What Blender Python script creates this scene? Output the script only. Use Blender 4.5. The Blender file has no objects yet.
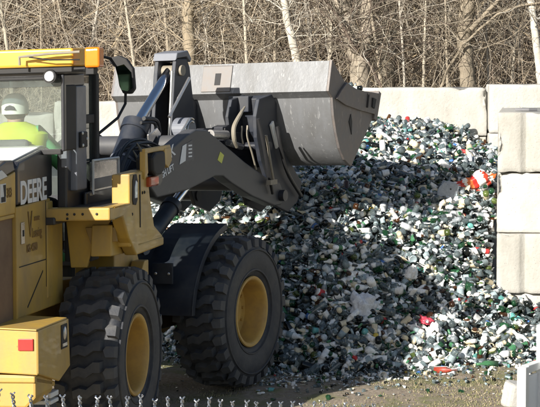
import bpy, bmesh, math, random
import numpy as np
from mathutils import Vector, Matrix, Euler

random.seed(7); rng = np.random.default_rng(11)
S = bpy.context.scene
C = S.collection
R = math.radians

# ------------------------------------------------------------------ materials
def nt_mat(name):
    m = bpy.data.materials.new(name); m.use_nodes = True
    n = m.node_tree.nodes; l = m.node_tree.links
    return m, n, l, n['Principled BSDF']

def surf(name, col, rough=.5, metal=0., spec=.5, col2=None, amt=.35, scale=6., bump=.0, bscale=40., rvar=.12, coat=0., streak=1.0, scr=None, pits=0.):
    """principled surface with two-scale wear noise in object coordinates"""
    m, n, l, p = nt_mat(name)
    tc = n.new('ShaderNodeTexCoord')
    mp = n.new('ShaderNodeMapping'); mp.inputs['Scale'].default_value = (1, 1, streak)
    l.new(tc.outputs['Object'], mp.inputs[0])
    nz = n.new('ShaderNodeTexNoise'); nz.inputs['Scale'].default_value = scale; nz.inputs['Detail'].default_value = 8
    nz.inputs['Roughness'].default_value = .65
    l.new(mp.outputs[0], nz.inputs['Vector'])
    cr = n.new('ShaderNodeValToRGB')
    cr.color_ramp.elements[0].position = .38; cr.color_ramp.elements[1].position = .72
    l.new(nz.outputs['Fac'], cr.inputs[0])
    c2 = col2 if col2 else tuple(c * .55 for c in col)
    mx = n.new('ShaderNodeMix'); mx.data_type = 'RGBA'
    mx.inputs[6].default_value = (*col, 1); mx.inputs[7].default_value = (*c2, 1)
    ml = n.new('ShaderNodeMath'); ml.operation = 'MULTIPLY'; ml.inputs[1].default_value = amt
    l.new(cr.outputs[0], ml.inputs[0]); l.new(ml.outputs[0], mx.inputs[0])
    colout = mx.outputs[2]
    if scr:
        sc, sz, thr, am = scr
        m2 = n.new('ShaderNodeMapping'); m2.inputs['Scale'].default_value = sz; l.new(tc.outputs['Object'], m2.inputs[0])
        n2 = n.new('ShaderNodeTexNoise'); n2.inputs['Scale'].default_value = 1.; n2.inputs['Detail'].default_value = 7; n2.inputs['Roughness'].default_value = .7; l.new(m2.outputs[0], n2.inputs['Vector'])
        r2 = n.new('ShaderNodeMapRange'); r2.inputs['From Min'].default_value = thr; r2.inputs['From Max'].default_value = thr + .04; r2.inputs['To Max'].default_value = am; l.new(n2.outputs['Fac'], r2.inputs[0])
        m3 = n.new('ShaderNodeMix'); m3.data_type = 'RGBA'; m3.inputs[7].default_value = (*sc, 1); l.new(r2.outputs[0], m3.inputs[0]); l.new(colout, m3.inputs[6]); colout = m3.outputs[2]
    if pits:
        vz = n.new('ShaderNodeTexVoronoi'); vz.inputs['Scale'].default_value = 26; l.new(tc.outputs['Object'], vz.inputs['Vector'])
        r4 = n.new('ShaderNodeMapRange'); r4.inputs['From Min'].default_value = .10; r4.inputs['From Max'].default_value = .16; r4.inputs['To Min'].default_value = pits; r4.inputs['To Max'].default_value = 0; l.new(vz.outputs['Distance'], r4.inputs[0])
        m5 = n.new('ShaderNodeMix'); m5.data_type = 'RGBA'; m5.inputs[7].default_value = (*[c * .45 for c in col], 1); l.new(r4.outputs[0], m5.inputs[0]); l.new(colout, m5.inputs[6]); colout = m5.outputs[2]
    l.new(colout, p.inputs['Base Color'])
    rr = n.new('ShaderNodeMath'); rr.operation = 'MULTIPLY_ADD'; rr.inputs[1].default_value = rvar * 2; rr.inputs[2].default_value = rough - rvar
    l.new(nz.outputs['Fac'], rr.inputs[0]); l.new(rr.outputs[0], p.inputs['Roughness'])
    p.inputs['Metallic'].default_value = metal
    p.inputs['Specular IOR Level'].default_value = spec
    p.inputs['Coat Weight'].default_value = coat
    if bump:
        nb = n.new('ShaderNodeTexNoise'); nb.inputs['Scale'].default_value = bscale; nb.inputs['Detail'].default_value = 6
        l.new(tc.outputs['Object'], nb.inputs['Vector'])
        b = n.new('ShaderNodeBump'); b.inputs['Strength'].default_value = bump; b.inputs['Distance'].default_value = .01
        l.new(nb.outputs['Fac'], b.inputs['Height']); l.new(b.outputs[0], p.inputs['Normal'])
    return m

YEL = surf('loader_yellow_paint', (.50, .31, .055), .5, col2=(.28, .20, .10), amt=.75, scale=3.5, bump=.08, coat=.1, streak=.45, scr=((.10, .07, .04), (9, 9, 5), .66, .75))
YROOF = surf('roof_yellow', (.66, .36, .03), .4, col2=(.5, .30, .06), amt=.4, scale=4)
OLIVE = surf('grille_brown_dust', (.20, .125, .07), .75, col2=(.14, .08, .05), amt=.7, scale=5, bump=.1)
BLK = surf('black_paint', (.018, .020, .028), .38, col2=(.06, .055, .05), amt=.4, scale=4, bump=.03, coat=.15)
BLKM = surf('black_matt', (.012, .012, .014), .7, col2=(.04, .036, .03), amt=.5)
NAVY = surf('dark_blue_black_paint', (.016, .021, .034), .5, col2=(.07, .068, .066), amt=.5, scale=5)
BOOM = surf('charcoal_boom_paint', (.058, .060, .068), .5, col2=(.10, .096, .092), amt=.6, scale=3, bump=.05, scr=((.18, .17, .16), (14, 14, 14), .665, .6))
GREYP = surf('grey_panel_paint', (.17, .18, .21), .45, col2=(.11, .11, .12), amt=.4)
TYRE = surf('tyre_rubber', (.030, .033, .042), .68, col2=(.13, .12, .105), amt=.5, scale=7, bump=.25, bscale=60)
TREAD = surf('dusty_tread_rubber', (.050, .053, .062), .7, col2=(.13, .12, .105), amt=.6, scale=6, bump=.25, bscale=60)
RIM = surf('rim_yellow', (.56, .34, .08), .5, col2=(.28, .17, .07), amt=.6, scale=7)
STEEL = surf('bucket_worn_steel', (.165, .17, .18), .42, metal=.1, col2=(.10, .098, .095), amt=.8, scale=4, bump=.15, bscale=25, rvar=.15, streak=.35, scr=((.34, .34, .34), (30, 30, 3), .60, .55))
STEELD = surf('bucket_side_dark_steel', (.13, .12, .12), .5, metal=.15, scr=((.28, .25, .22), (22, 22, 6), .60, .6), col2=(.19, .155, .13), amt=.8, scale=9, bump=.2, bscale=30)
PLATE = surf('bare_lifting_plate', (.165, .158, .155), .5, metal=.1, col2=(.20, .165, .14), amt=.6, scale=14)
CHROME = surf('chrome_rod', (.72, .74, .78), .14, metal=1., amt=.1)
TAN = surf('tan_hose_sleeve', (.26, .23, .18), .6, amt=.4, scale=20)
HOSE = surf('black_hose', (.02, .02, .022), .45)
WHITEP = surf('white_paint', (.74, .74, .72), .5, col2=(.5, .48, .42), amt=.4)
ALU = surf('bright_metal', (.60, .58, .56), .28, metal=.85, col2=(.4, .38, .36), amt=.5, scale=12)
LETTER = surf('white_lettering', (.78, .79, .80), .5, amt=.2)
FAINT = surf('faded_lettering', (.24, .14, .045), .6, amt=.3)
AMBER = surf('amber_plastic', (.78, .20, .01), .18, amt=.25, scale=20, coat=.6)
REDL = surf('red_lens', (.48, .03, .03), .2, coat=.5, amt=.2)
REDREF = surf('red_reflector', (.60, .035, .03), .3, coat=.4, amt=.15)
LAMPW = surf('white_lamp_lens', (.78, .80, .83), .12, coat=1., amt=.1)
SEAT = surf('seat_grey_fabric', (.12, .125, .13), .9)
YSTK = surf('yellow_sticker', (.60, .62, .10), .5, amt=.2)
SKIN = surf('skin', (.50, .31, .23), .5, amt=.2)
VEST = surf('hivis_yellow', (.62, .74, .04), .8, amt=.25, scale=9)
GREEN = surf('hivis_green', (.12, .46, .20), .8, amt=.3, scale=9)
SILV = surf('reflective_stripe', (.45, .58, .62), .4, amt=.2)
CAPM = surf('cap_fabric', (.82, .84, .80), .85, amt=.2)
DARKCL = surf('dark_trousers', (.03, .035, .05), .9)
CONC = surf('concrete_pale', (.47, .46, .43), .9, col2=(.33, .31, .275), amt=.8, scale=3.2, bump=.7, bscale=26, streak=.4, spec=.3, pits=.6)
CONCG = surf('concrete_greyer', (.40, .39, .36), .9, col2=(.27, .255, .22), amt=.7, scale=3.8, bump=.7, bscale=28, streak=.4, spec=.3, pits=.5)
GALV = surf('galvanised_wire', (.55, .56, .58), .32, metal=.9, amt=.35, scale=30)
PANELW = surf('white_enamel', (.72, .74, .76), .4, col2=(.6, .6, .6), amt=.4, scale=5)

def glass_mat(name, tint, glossy=.18, refl_rough=.02, dust=.12):
    m, n, l, p = nt_mat(name)
    out = n['Material Output']
    tr = n.new('ShaderNodeBsdfTransparent'); tr.inputs[0].default_value = (*tint, 1)
    gl = n.new('ShaderNodeBsdfGlossy'); gl.inputs['Roughness'].default_value = refl_rough
    df = n.new('ShaderNodeBsdfDiffuse'); df.inputs[0].default_value = (.5, .53, .48, 1)
    fr = n.new('ShaderNodeFresnel'); fr.inputs[0].default_value = 1.5
    ad = n.new('ShaderNodeMath'); ad.operation = 'ADD'; ad.inputs[1].default_value = glossy
    l.new(fr.outputs[0], ad.inputs[0])
    m1 = n.new('ShaderNodeMixShader'); l.new(ad.outputs[0], m1.inputs[0]); l.new(tr.outputs[0], m1.inputs[1]); l.new(gl.outputs[0], m1.inputs[2])
    tc = n.new('ShaderNodeTexCoord'); nz = n.new('ShaderNodeTexNoise'); nz.inputs['Scale'].default_value = 5; nz.inputs['Detail'].default_value = 6
    l.new(tc.outputs['Object'], nz.inputs['Vector'])
    mu = n.new('ShaderNodeMath'); mu.operation = 'MULTIPLY'; mu.inputs[1].default_value = dust * 2
    l.new(nz.outputs['Fac'], mu.inputs[0])
    m2 = n.new('ShaderNodeMixShader'); l.new(mu.outputs[0], m2.inputs[0]); l.new(m1.outputs[0], m2.inputs[1]); l.new(df.outputs[0], m2.inputs[2])
    l.new(m2.outputs[0], out.inputs[0])
    return m
GLASS = glass_mat('cab_glass', (.92, .955, .945), .08, dust=.055)
GTINT = glass_mat('cab_glass_tint_band', (.30, .38, .42), .08, dust=.12)

# ------------------------------------------------------------------ mesh helpers
LEAN = .031          # the machine's upper parts sit a little to its right over the wheels
def lean(v): return Vector((v[0], v[1] - LEAN * (v[2] - .72), v[2]))
def on_loader(o):
    while o is not None:
        if o.name.startswith('wheel_loader'): return True
        o = o.parent
    return False
class MB:
    def __init__(s): s.v = []; s.f = []
    def add(s, V, F):
        o = len(s.v); s.v += [Vector(v) for v in V]; s.f += [[i + o for i in f] for f in F]; return s
    def box(s, x0, x1, y0, y1, z0, z1):
        V = [(x, y, z) for x in (x0, x1) for y in (y0, y1) for z in (z0, z1)]
        return s.add(V, [(0, 1, 3, 2), (4, 6, 7, 5), (0, 4, 5, 1), (2, 3, 7, 6), (0, 2, 6, 4), (1, 5, 7, 3)])
    def obox(s, c, ax, ay, az, hx, hy, hz):
        c = Vector(c); ax = Vector(ax); ay = Vector(ay); az = Vector(az)
        V = [c + ax * (hx * i) + ay * (hy * j) + az * (hz * k) for i in (-1, 1) for j in (-1, 1) for k in (-1, 1)]
        return s.add(V, [(0, 1, 3, 2), (4, 6, 7, 5), (0, 4, 5, 1), (2, 3, 7, 6), (0, 2, 6, 4), (1, 5, 7, 3)])
    def prism(s, pts, y0, y1):       # outline in x,z pulled along y
        n = len(pts); V = [(p[0], y0, p[1]) for p in pts] + [(p[0], y1, p[1]) for p in pts]
        return s.add(V, [list(range(n)), list(range(2 * n - 1, n - 1, -1))] + [(i, i + n, (i + 1) % n + n, (i + 1) % n) for i in range(n)])
    def prismz(s, pts, z0, z1):
        n = len(pts); V = [(p[0], p[1], z0) for p in pts] + [(p[0], p[1], z1) for p in pts]
        return s.add(V, [list(range(n)), list(range(2 * n - 1, n - 1, -1))] + [(i, i + n, (i + 1) % n + n, (i + 1) % n) for i in range(n)])
    def prismx(s, pts, x0, x1):
        n = len(pts); V = [(x0, p[0], p[1]) for p in pts] + [(x1, p[0], p[1]) for p in pts]
        return s.add(V, [list(range(n)), list(range(2 * n - 1, n - 1, -1))] + [(i, i + n, (i + 1) % n + n, (i + 1) % n) for i in range(n)])
    def tube(s, path, r, seg=10, caps=True):
        path = [Vector(p) for p in path]; rs = r if isinstance(r, (list, tuple)) else [r] * len(path)
        up = None; V = []; n = len(path)
        for i, p in enumerate(path):
            t = (path[min(i + 1, n - 1)] - path[max(i - 1, 0)]).normalized()
            if up is None:
                up = t.orthogonal().normalized()
            up = (up - t * up.dot(t)).normalized(); b = t.cross(up)
            for k in range(seg):
                a = 2 * math.pi * k / seg; V.append(p + (up * math.cos(a) + b * math.sin(a)) * rs[i])
        F = [(i * seg + k, i * seg + (k + 1) % seg, (i + 1) * seg + (k + 1) % seg, (i + 1) * seg + k) for i in range(n - 1) for k in range(seg)]
        if caps: F += [list(range(seg - 1, -1, -1)), [(n - 1) * seg + k for k in range(seg)]]
        return s.add(V, F)
    def lathe(s, prof, seg=48, c=(0, 0, 0), axis='y'):     # prof: (radius, along)
        V = []; n = len(prof)
        for r, t in prof:
            for k in range(seg):
                a = 2 * math.pi * k / seg
                if axis == 'y': V.append((c[0] + r * math.cos(a), c[1] + t, c[2] + r * math.sin(a)))
                elif axis == 'z': V.append((c[0] + r * math.cos(a), c[1] + r * math.sin(a), c[2] + t))
                else: V.append((c[0] + t, c[1] + r * math.cos(a), c[2] + r * math.sin(a)))
        F = [(i * seg + k, i * seg + (k + 1) % seg, (i + 1) * seg + (k + 1) % seg, (i + 1) * seg + k) for i in range(n - 1) for k in range(seg)]
        return s.add(V, F)
    def hose(s, pts, r, seg=8):
        P = [Vector(p) for p in pts]; Q = [P[0] * 2 - P[1]] + P + [P[-1] * 2 - P[-2]]; out = []
        rs = r if isinstance(r, (list, tuple)) else [r] * len(P); ro = []
        for i in range(len(P) - 1):
            a, b, c, d = Q[i:i + 4]
            for k in range(6):
                t = k / 6; out.append(.5 * ((2 * b) + (c - a) * t + (2 * a - 5 * b + 4 * c - d) * t * t + (3 * b - a - 3 * c + d) * t ** 3)); ro.append(rs[i] * (1 - t) + rs[i + 1] * t)
        return s.tube(out + [P[-1]], ro + [rs[-1]], seg)
    def cyl(s, p0, p1, r, seg=20): return s.tube([p0, p1], r, seg)
    def sphere(s, c, rx, ry, rz, seg=20, ring=12):
        V = []; 
        for i in range(ring + 1):
            t = math.pi * i / ring
            for k in range(seg):
                a = 2 * math.pi * k / seg
                V.append((c[0] + rx * math.sin(t) * math.cos(a), c[1] + ry * math.sin(t) * math.sin(a), c[2] + rz * math.cos(t)))
        F = [(i * seg + k, (i + 1) * seg + k, (i + 1) * seg + (k + 1) % seg, i * seg + (k + 1) % seg) for i in range(ring) for k in range(seg)]
        return s.add(V, F)
    def build(s, name, mat, parent=None, M=None, bevel=0., smooth=False, mats=None, seg=2):
        me = bpy.data.meshes.new(name)
        V = [M @ v for v in s.v] if M else list(s.v)
        if on_loader(parent): V = [lean(Vector(v)) for v in V]
        me.from_pydata([tuple(v) for v in V], [], s.f)
        bm = bmesh.new(); bm.from_mesh(me); bmesh.ops.remove_doubles(bm, verts=bm.verts, dist=1e-5)
        bmesh.ops.recalc_face_normals(bm, faces=bm.faces); bm.to_mesh(me); bm.free()
        if smooth:
            me.polygons.foreach_set('use_smooth', [True] * len(me.polygons))
            try: me.set_sharp_from_angle(angle=R(38))
            except Exception: pass
        me.materials.append(mat)
        o = bpy.data.objects.new(name, me); C.objects.link(o)
        if parent: o.parent = parent
        if bevel:
            b = o.modifiers.new('bevel', 'BEVEL'); b.width = bevel; b.segments = seg; b.limit_method = 'ANGLE'; b.angle_limit = R(35)
        return o

def tag(o, label=None, cat=None, group=None, kind=None):
    if label: o['label'] = label
    if cat: o['category'] = cat
    if group: o['group'] = group
    if kind: o['kind'] = kind
    return o
def empty(name, loc, rot=(0, 0, 0)):
    o = bpy.data.objects.new(name, None); o.location = loc; o.rotation_euler = rot; C.objects.link(o); return o
def text(name, s, size, M, mat, parent, xs=1., fat=0., shear=0., ext=.0015, fm=None):
    cu = bpy.data.curves.new(name, 'FONT'); cu.body = s; cu.size = size; cu.offset = fat; cu.extrude = ext; cu.shear = shear
    t = bpy.data.objects.new(name, cu); C.objects.link(t)
    dg = bpy.context.evaluated_depsgraph_get()
    me = bpy.data.meshes.new_from_object(t.evaluated_get(dg)); bpy.data.objects.remove(t)
    me.transform(M @ Matrix.Diagonal((xs, 1, 1, 1))); me.materials.clear(); me.materials.append(mat); me.name = name
    if fm: me.transform(fm)
    o = bpy.data.objects.new(name, me); C.objects.link(o); o.parent = parent
    return leaned(o)
def leaned(o):
    for v in o.data.vertices: v.co = lean(v.co)
    return o
def side_text_M(x, y, z, ang=0.):      # text plane x forward, z up, facing -y
    return Matrix.Translation((x, y, z)) @ Matrix.Rotation(R(ang), 4, Vector((0, -1, 0))) @ Matrix(((1, 0, 0, 0), (0, 0, -1, 0), (0, 1, 0, 0), (0, 0, 0, 1)))

def bolts(name, pts, r, mat, parent, M=None):
    for p_ in pts: MB().sphere(p_, r[0], r[1], r[2], 8, 6).build(name, mat, parent, M=M, smooth=True)

# ------------------------------------------------------------------ ground
def foot_line(x):                      # y of the pile's foot
    xs = [-8, -5, -3, -1.2, -.4, .1, .8, 1.34, 1.75, 2.24, 2.9, 3.6, 4.6, 6]
    ys = [25, 23.6, 22.6, 21.5, 20.4, 19.75, 19.6, 19.9, 20.0, 20.25, 20.45, 20.8, 21.5, 23]
    return np.interp(x, xs, ys)
def sn(x, y, s, o=0.):
    return np.sin(x * s + o) * np.cos(y * s * 1.13 + o * 2.1) + .5 * np.sin(x * s * 2.3 + 1.7 + o) * np.cos(y * s * 1.9 + .6)
def ground_z(x, y):
    x = np.asarray(x, float); y = np.asarray(y, float)
    bank = np.interp(y, [-400, 2, 4.5, 6, 11, 13, 400], [1.95, 1.9, 1.3, 1.0, .08, 0, 0])
    hill = np.interp(y, [28, 34, 60, 110, 500], [0, .5, 12, 26, 60])
    left = -.075 * np.clip((.3 - x) / 3.2, 0, 1) * np.clip((y - 13) / 2, 0, 1) * np.clip((27 - y) / 3, 0, 1)
    bump = .018 * sn(x, y, 2.1) + .008 * sn(x, y, 7.3, 1.)
    flat = np.clip((y - 26) / 6, 0, 1)
    return bank + hill + left + bump + flat * .25 * sn(x, y, .7, 2.)

def grid_mesh(name, xs, ys, zf, mat):
    X, Y = np.meshgrid(xs, ys); Z = zf(X, Y)
    V = np.stack([X, Y, Z], -1).reshape(-1, 3); nx = len(xs); ny = len(ys)
    i = (np.arange(ny - 1)[:, None] * nx + np.arange(nx - 1)[None]).reshape(-1)
    F = np.stack([i, i + 1, i + 1 + nx, i + nx], 1)
    me = bpy.data.meshes.new(name); fast_mesh(me, V, F.reshape(-1), np.full(len(F), 4))
    me.polygons.foreach_set('use_smooth', np.ones(len(F), bool)); me.materials.append(mat)
    o = bpy.data.objects.new(name, me); C.objects.link(o); return o
def fast_mesh(me, V, idx, tot, col=None):
    me.vertices.add(len(V)); me.vertices.foreach_set('co', np.asarray(V, np.float32).ravel())
    me.loops.add(len(idx)); me.loops.foreach_set('vertex_index', np.asarray(idx, np.int32))
    me.polygons.add(len(tot)); st = np.concatenate([[0], np.cumsum(tot)[:-1]]).astype(np.int32)
    me.polygons.foreach_set('loop_start', st)
    if col is not None:
        a = me.color_attributes.new('tint', 'FLOAT_COLOR', 'CORNER')
        cc = np.ones((len(idx), 4), np.float32); cc[:, :col.shape[1]] = np.repeat(col, tot, 0)
        a.data.foreach_set('color', cc.ravel())
    me.update(calc_edges=True); me.validate()

def ground_mat():
    m, n, l, p = nt_mat('earth_and_grass')
    tc = n.new('ShaderNodeTexCoord')
    def noise(s, d=8, r=.6):
        z = n.new('ShaderNodeTexNoise'); z.inputs['Scale'].default_value = s; z.inputs['Detail'].default_value = d; z.inputs['Roughness'].default_value = r
        l.new(tc.outputs['Object'], z.inputs['Vector']); return z
    def ramp(src, a, b, ca, cb):
        c = n.new('ShaderNodeValToRGB'); c.color_ramp.elements[0].position = a; c.color_ramp.elements[1].position = b
        c.color_ramp.elements[0].color = (*ca, 1); c.color_ramp.elements[1].color = (*cb, 1); l.new(src, c.inputs[0]); return c
    fine = ramp(noise(28, 10, .75).outputs['Fac'], .35, .68, (.20, .155, .115), (.48, .40, .31))
    litter = ramp(noise(9, 10, .8).outputs['Fac'], .35, .7, (.12, .09, .065), (.34, .27, .19))
    grass = ramp(noise(60, 6, .8).outputs['Fac'], .3, .7, (.12, .125, .05), (.32, .30, .15))
    gm = ramp(noise(1.6, 6, .7).outputs['Fac'], .47, .58, (0, 0, 0), (1, 1, 1))
    mx = n.new('ShaderNodeMix'); mx.data_type = 'RGBA'; l.new(gm.outputs[0], mx.inputs[0]); l.new(fine.outputs[0], mx.inputs[6]); l.new(grass.outputs[0], mx.inputs[7])
    sx = n.new('ShaderNodeSeparateXYZ'); l.new(tc.outputs['Object'], sx.inputs[0])
    mr = n.new('ShaderNodeMapRange'); mr.inputs['From Min'].default_value = 25; mr.inputs['From Max'].default_value = 28; l.new(sx.outputs['Y'], mr.inputs[0])
    m2 = n.new('ShaderNodeMix'); m2.data_type = 'RGBA'; l.new(mr.outputs[0], m2.inputs[0]); l.new(mx.outputs[2], m2.inputs[6]); l.new(litter.outputs[0], m2.inputs[7])
    l.new(m2.outputs[2], p.inputs['Base Color']); p.inputs['Roughness'].default_value = .95
    b = n.new('ShaderNodeBump'); b.inputs['Strength'].default_value = .9; b.inputs['Distance'].default_value = .03
    l.new(noise(35, 10, .75).outputs['Fac'], b.inputs['Height']); l.new(b.outputs[0], p.inputs['Normal'])
    return m
xs = np.unique(np.concatenate([np.linspace(-400, -20, 12), np.linspace(-20, -6, 20), np.linspace(-6, 6, 150), np.linspace(6, 20, 20), np.linspace(20, 400, 12)]))
ys = np.unique(np.concatenate([np.linspace(-400, 0, 8), np.linspace(0, 14, 50), np.linspace(14, 23, 120), np.linspace(23, 60, 60), np.linspace(60, 500, 20)]))
tag(grid_mesh('ground', xs, ys, ground_z, ground_mat()), kind='structure')

# ------------------------------------------------------------------ wheel loader
ROLL = R(-1.8)
loader = empty('wheel_loader', (-2.24, 16.5, -.036), (ROLL, 0, R(77)))
tag(loader, 'yellow and black articulated wheel loader with grey steel bucket raised over the glass pile', 'wheel loader')
FM = Matrix.Translation((1.56, 0, 0)) @ Matrix.Rotation(R(-13), 4, 'Z') @ Matrix.Translation((1.56, 0, 0))   # front frame in loader space
LD = loader
sub = lambda o, lab: (o.__setitem__('label', lab), o)[1]

# --- wheels
def make_wheel(M):
    W = .26; rb = .690
    t = MB()
    prof = [(.335, -.20), (.36, -.225), (.43, -.262), (.55, -.275), (.63, -.262), (.665, -.235), (.685, -.20), (.69, -.1), (.69, .1), (.685, .20), (.665, .235), (.63, .262), (.55, .275), (.43, .262), (.36, .225), (.335, .20)]
    t.lathe(prof, 72)
    # raised sidewall rings
    t.lathe([(.60, -.269), (.605, -.279), (.615, -.279), (.62, -.266)], 72)
    t.lathe([(.40, -.248), (.405, -.266), (.42, -.266), (.425, -.258)], 72)
    # chevron lugs
    N = 26; tr = MB()
    def lug(poly, a0, hi=.745):
        n = len(poly); V = []
        for r, shr in ((rb - .02, 1.), (hi, .84)):
            cu = sum(p[0] for p in poly) / n; ca = sum(p[1] for p in poly) / n
            for u, v in poly:
                uu = cu + (u - cu) * shr; vv = ca + (v - ca) * shr
                rr = r
                if abs(uu) > .2: rr = r - (abs(uu) - .2) * .45
                a = a0 + vv / .745
                V.append((rr * math.cos(a), uu, rr * math.sin(a)))
        tr.add(V, [list(range(n)), list(range(2 * n - 1, n - 1, -1))] + [(i, i + n, (i + 1) % n + n, (i + 1) % n) for i in range(n)])
    pit = 2 * math.pi * .745 / N
    for k in range(N):
        a = 2 * math.pi * k / N
        h = pit * .30
        lug([(-.17, -h), (-.10, -h), (-.02, h * .15), (.05, -h * .15), (.12, h * .4), (.12, h * 2.0), (.05, h * 1.5), (-.02, h * 1.9), (-.10, h * .9), (-.17, h * .9)], a)
        lug([(.15, -h * .4), (.20, -h * .8), (.268, -h * .8), (.268, h * 1.2), (.17, h * 1.2), (.145, h * .4)], a)
        lug([(-.268, 0), (-.195, 0), (-.165, h * .7), (-.19, h * 2.0), (-.268, h * 2.0)], a)
    # a thing's part: wheel group as tyre mesh with rim below it
    w = t.build('wheel', TYRE, LD, M=M, smooth=True)
    tr.build('tread', TREAD, w, M=M)
    r = MB()
    r.lathe([(.335, -.20), (.352, -.235), (.345, -.245), (.325, -.245), (.312, -.235), (.305, -.215), (.30, -.19), (.292, -.10), (.285, -.02), (.20, .0), (.16, -.03), (.145, -.05), (0.0005, -.055)], 56)
    for k in range(12):
        a = 2 * math.pi * (k + .5) / 12; r.cyl((.235 * math.cos(a), -.03, .235 * math.sin(a)), (.235 * math.cos(a), .0, .235 * math.sin(a)), .014, 6)
    r.lathe([(.335, .20), (.352, .235), (.325, .245), (.30, .19), (.28, .1), (.0005, .1)], 40)
    r.lathe([(.335, -.2), (.335, .2)], 40)
    r.build('rim', RIM, w, M=M, smooth=True)
for F0 in (Matrix(), FM):
    for sgn in (-1, 1):
        M = F0 @ Matrix.Translation((0, sgn * .93, .735 if sgn < 0 else .735)) @ Matrix.Rotation(math.pi if sgn > 0 else 0, 4, 'Z') @ Matrix.Rotation(random.uniform(0, 6), 4, 'Y')
        make_wheel(M)
for F0, nm in ((Matrix(), 'rear'), (FM, 'front')):
    MB().cyl((0, -.85, .735), (0, .85, .735), .16).sphere((0, 0, .735), .3, .3, .3).build('axle', YEL, LD, M=F0, smooth=True)

# --- rear chassis
MB().prism([(-1.9, .75), (-1.2, .62), (1.2, .62), (1.5, .85), (1.5, 1.15), (.9, 1.3), (.2, 1.35), (-1.9, 1.35)], -.42, .42).build('rear_frame', YEL, LD, bevel=.012)
MB().prism([(.35, 1.0), (.35, 1.62), (.95, 1.62), (1.15, 1.35), (1.15, 1.0)], -.86, -.5).build('side_frame', YEL, LD, bevel=.012)
MB().prism([(.62, .62), (.62, 1.3), (.80, 1.45), (.92, 1.45), (.92, .85), (.80, .62)], -1.0, -.88).build('frame_bracket', YEL, LD, bevel=.01)
# centre joint
MB().cyl((1.56, 0, .5), (1.56, 0, 1.7), .13).box(1.35, 1.8, -.2, .2, 1.35, 1.5).box(1.35, 1.8, -.2, .2, .65, .8).build('centre_joint', BLKM, LD, bevel=.01)

# --- engine hood
hood = MB().prism([(-1.39, 1.22), (-1.39, 2.10), (-.60, 2.115), (-.60, 1.90), (-.30, 1.90), (-.30, 1.22)], -.62, .62).build('engine_hood', YEL, LD, bevel=.012)
MB().prism([(-1.385, 2.112), (-1.385, 2.405), (-1.33, 2.452), (-.66, 2.535), (-.55, 2.50), (-.55, 2.127)], -.624, .624).build('hood_upper_panel', BLK, hood, bevel=.02)
MB().prism([(-1.95, 2.05), (-1.95, 2.30), (-1.40, 2.38), (-1.40, 2.05)], -.622, .622).build('rear_hood_panel', YEL, hood, bevel=.012)
MB().prism([(-1.95, 2.302), (-1.95, 2.40), (-1.62, 2.475), (-1.46, 2.47), (-1.43, 2.41), (-1.40, 2.384)], -.626, .626).build('hood_corner_panel', BLK, hood, bevel=.015)
MB().prism([(-1.93, 2.40), (-1.60, 2.477), (-1.35, 2.463), (-.70, 2.545), (-.62, 2.545), (-.62, 2.53), (-1.35, 2.45), (-1.93, 2.37)], -.575, .60).build('sunlit_hood_top', sub and WHITEP, hood, bevel=.006)  # white colour stands in for sunlight lying on the hood top
MB().prism([(-1.79, 2.33), (-1.79, 2.40), (-1.72, 2.405), (-1.60, 2.352)], -.634, -.620).build('hood_latch', WHITEP, hood, bevel=.004)
MB().box(-1.94, -1.42, -.60, .60, 1.18, 2.05).build('cooling_grille', OLIVE, hood, bevel=.01)
g = MB()
for k in range(26):
    z = 1.22 + k * .031; g.box(-1.90, -1.46, -.612, -.598, z, z + .016)

MB().box(-1.42, -1.395, -.63, .63, 1.18, 2.1).box(-1.94, -1.42, -.618, -.60, 2.02, 2.05).build('grille_frame', YEL, hood, bevel=.006)
# panel seams and handle on the side
MB().box(-1.34, -.72, -.6235, -.6205, 1.62, 1.628).prism([(-1.16, 1.28), (-.80, 1.53), (-.80, 1.545), (-1.165, 1.292)], -.6235, -.6205).box(-.722, -.715, -.6235, -.6205, 1.4, 2.1).build('panel_seam', BLKM, hood)
MB().box(-1.305, -1.235, -.632, -.62, 1.80, 1.97).build('latch_handle', ALU, hood, bevel=.004).children
MB().box(-1.285, -1.255, -.635, -.630, 1.86, 1.91).build('latch_slot', BLKM, hood)
MB().box(-.70, -.56, -.628, -.60, 1.3, 2.09).build('hood_edge_strip', YEL, hood, bevel=.01)
lg = text('lettering', 'DEERE', .250, side_text_M(-1.315, -.6255, 2.118), LETTER, hood, xs=.86, fat=.007)
MB().box(-1.74, -1.62, -.6245, -.6215, 2.155, 2.30).build('warning_label', WHITEP, hood)
MB().box(-1.725, -1.635, -.627, -.625, 2.16, 2.20).prism([(-1.66, 2.2), (-1.628, 2.2), (-1.628, 2.29), (-1.68, 2.29)], -.627, -.625).build('label_print', BLKM, hood)
text('model_digits', '313', .10, side_text_M(-1.60, -.6255, 2.19), FAINT, hood, xs=.7, fat=.002)
text('faded_dealer_name', 'V', .30, side_text_M(-1.14, -.6255, 1.84), FAINT, hood, xs=.55)
text('faded_dealer_name', 'anne', .075, side_text_M(-1.00, -.6255, 1.96), FAINT, hood, xs=.9)
text('faded_dealer_name', 'Leasing', .11, side_text_M(-1.05, -.6255, 1.83), FAINT, hood, xs=.7)
text('faded_dealer_name', 'MS 4050', .085, side_text_M(-1.17, -.6255, 1.725), FAINT, hood, xs=.8, fat=.002)

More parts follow.
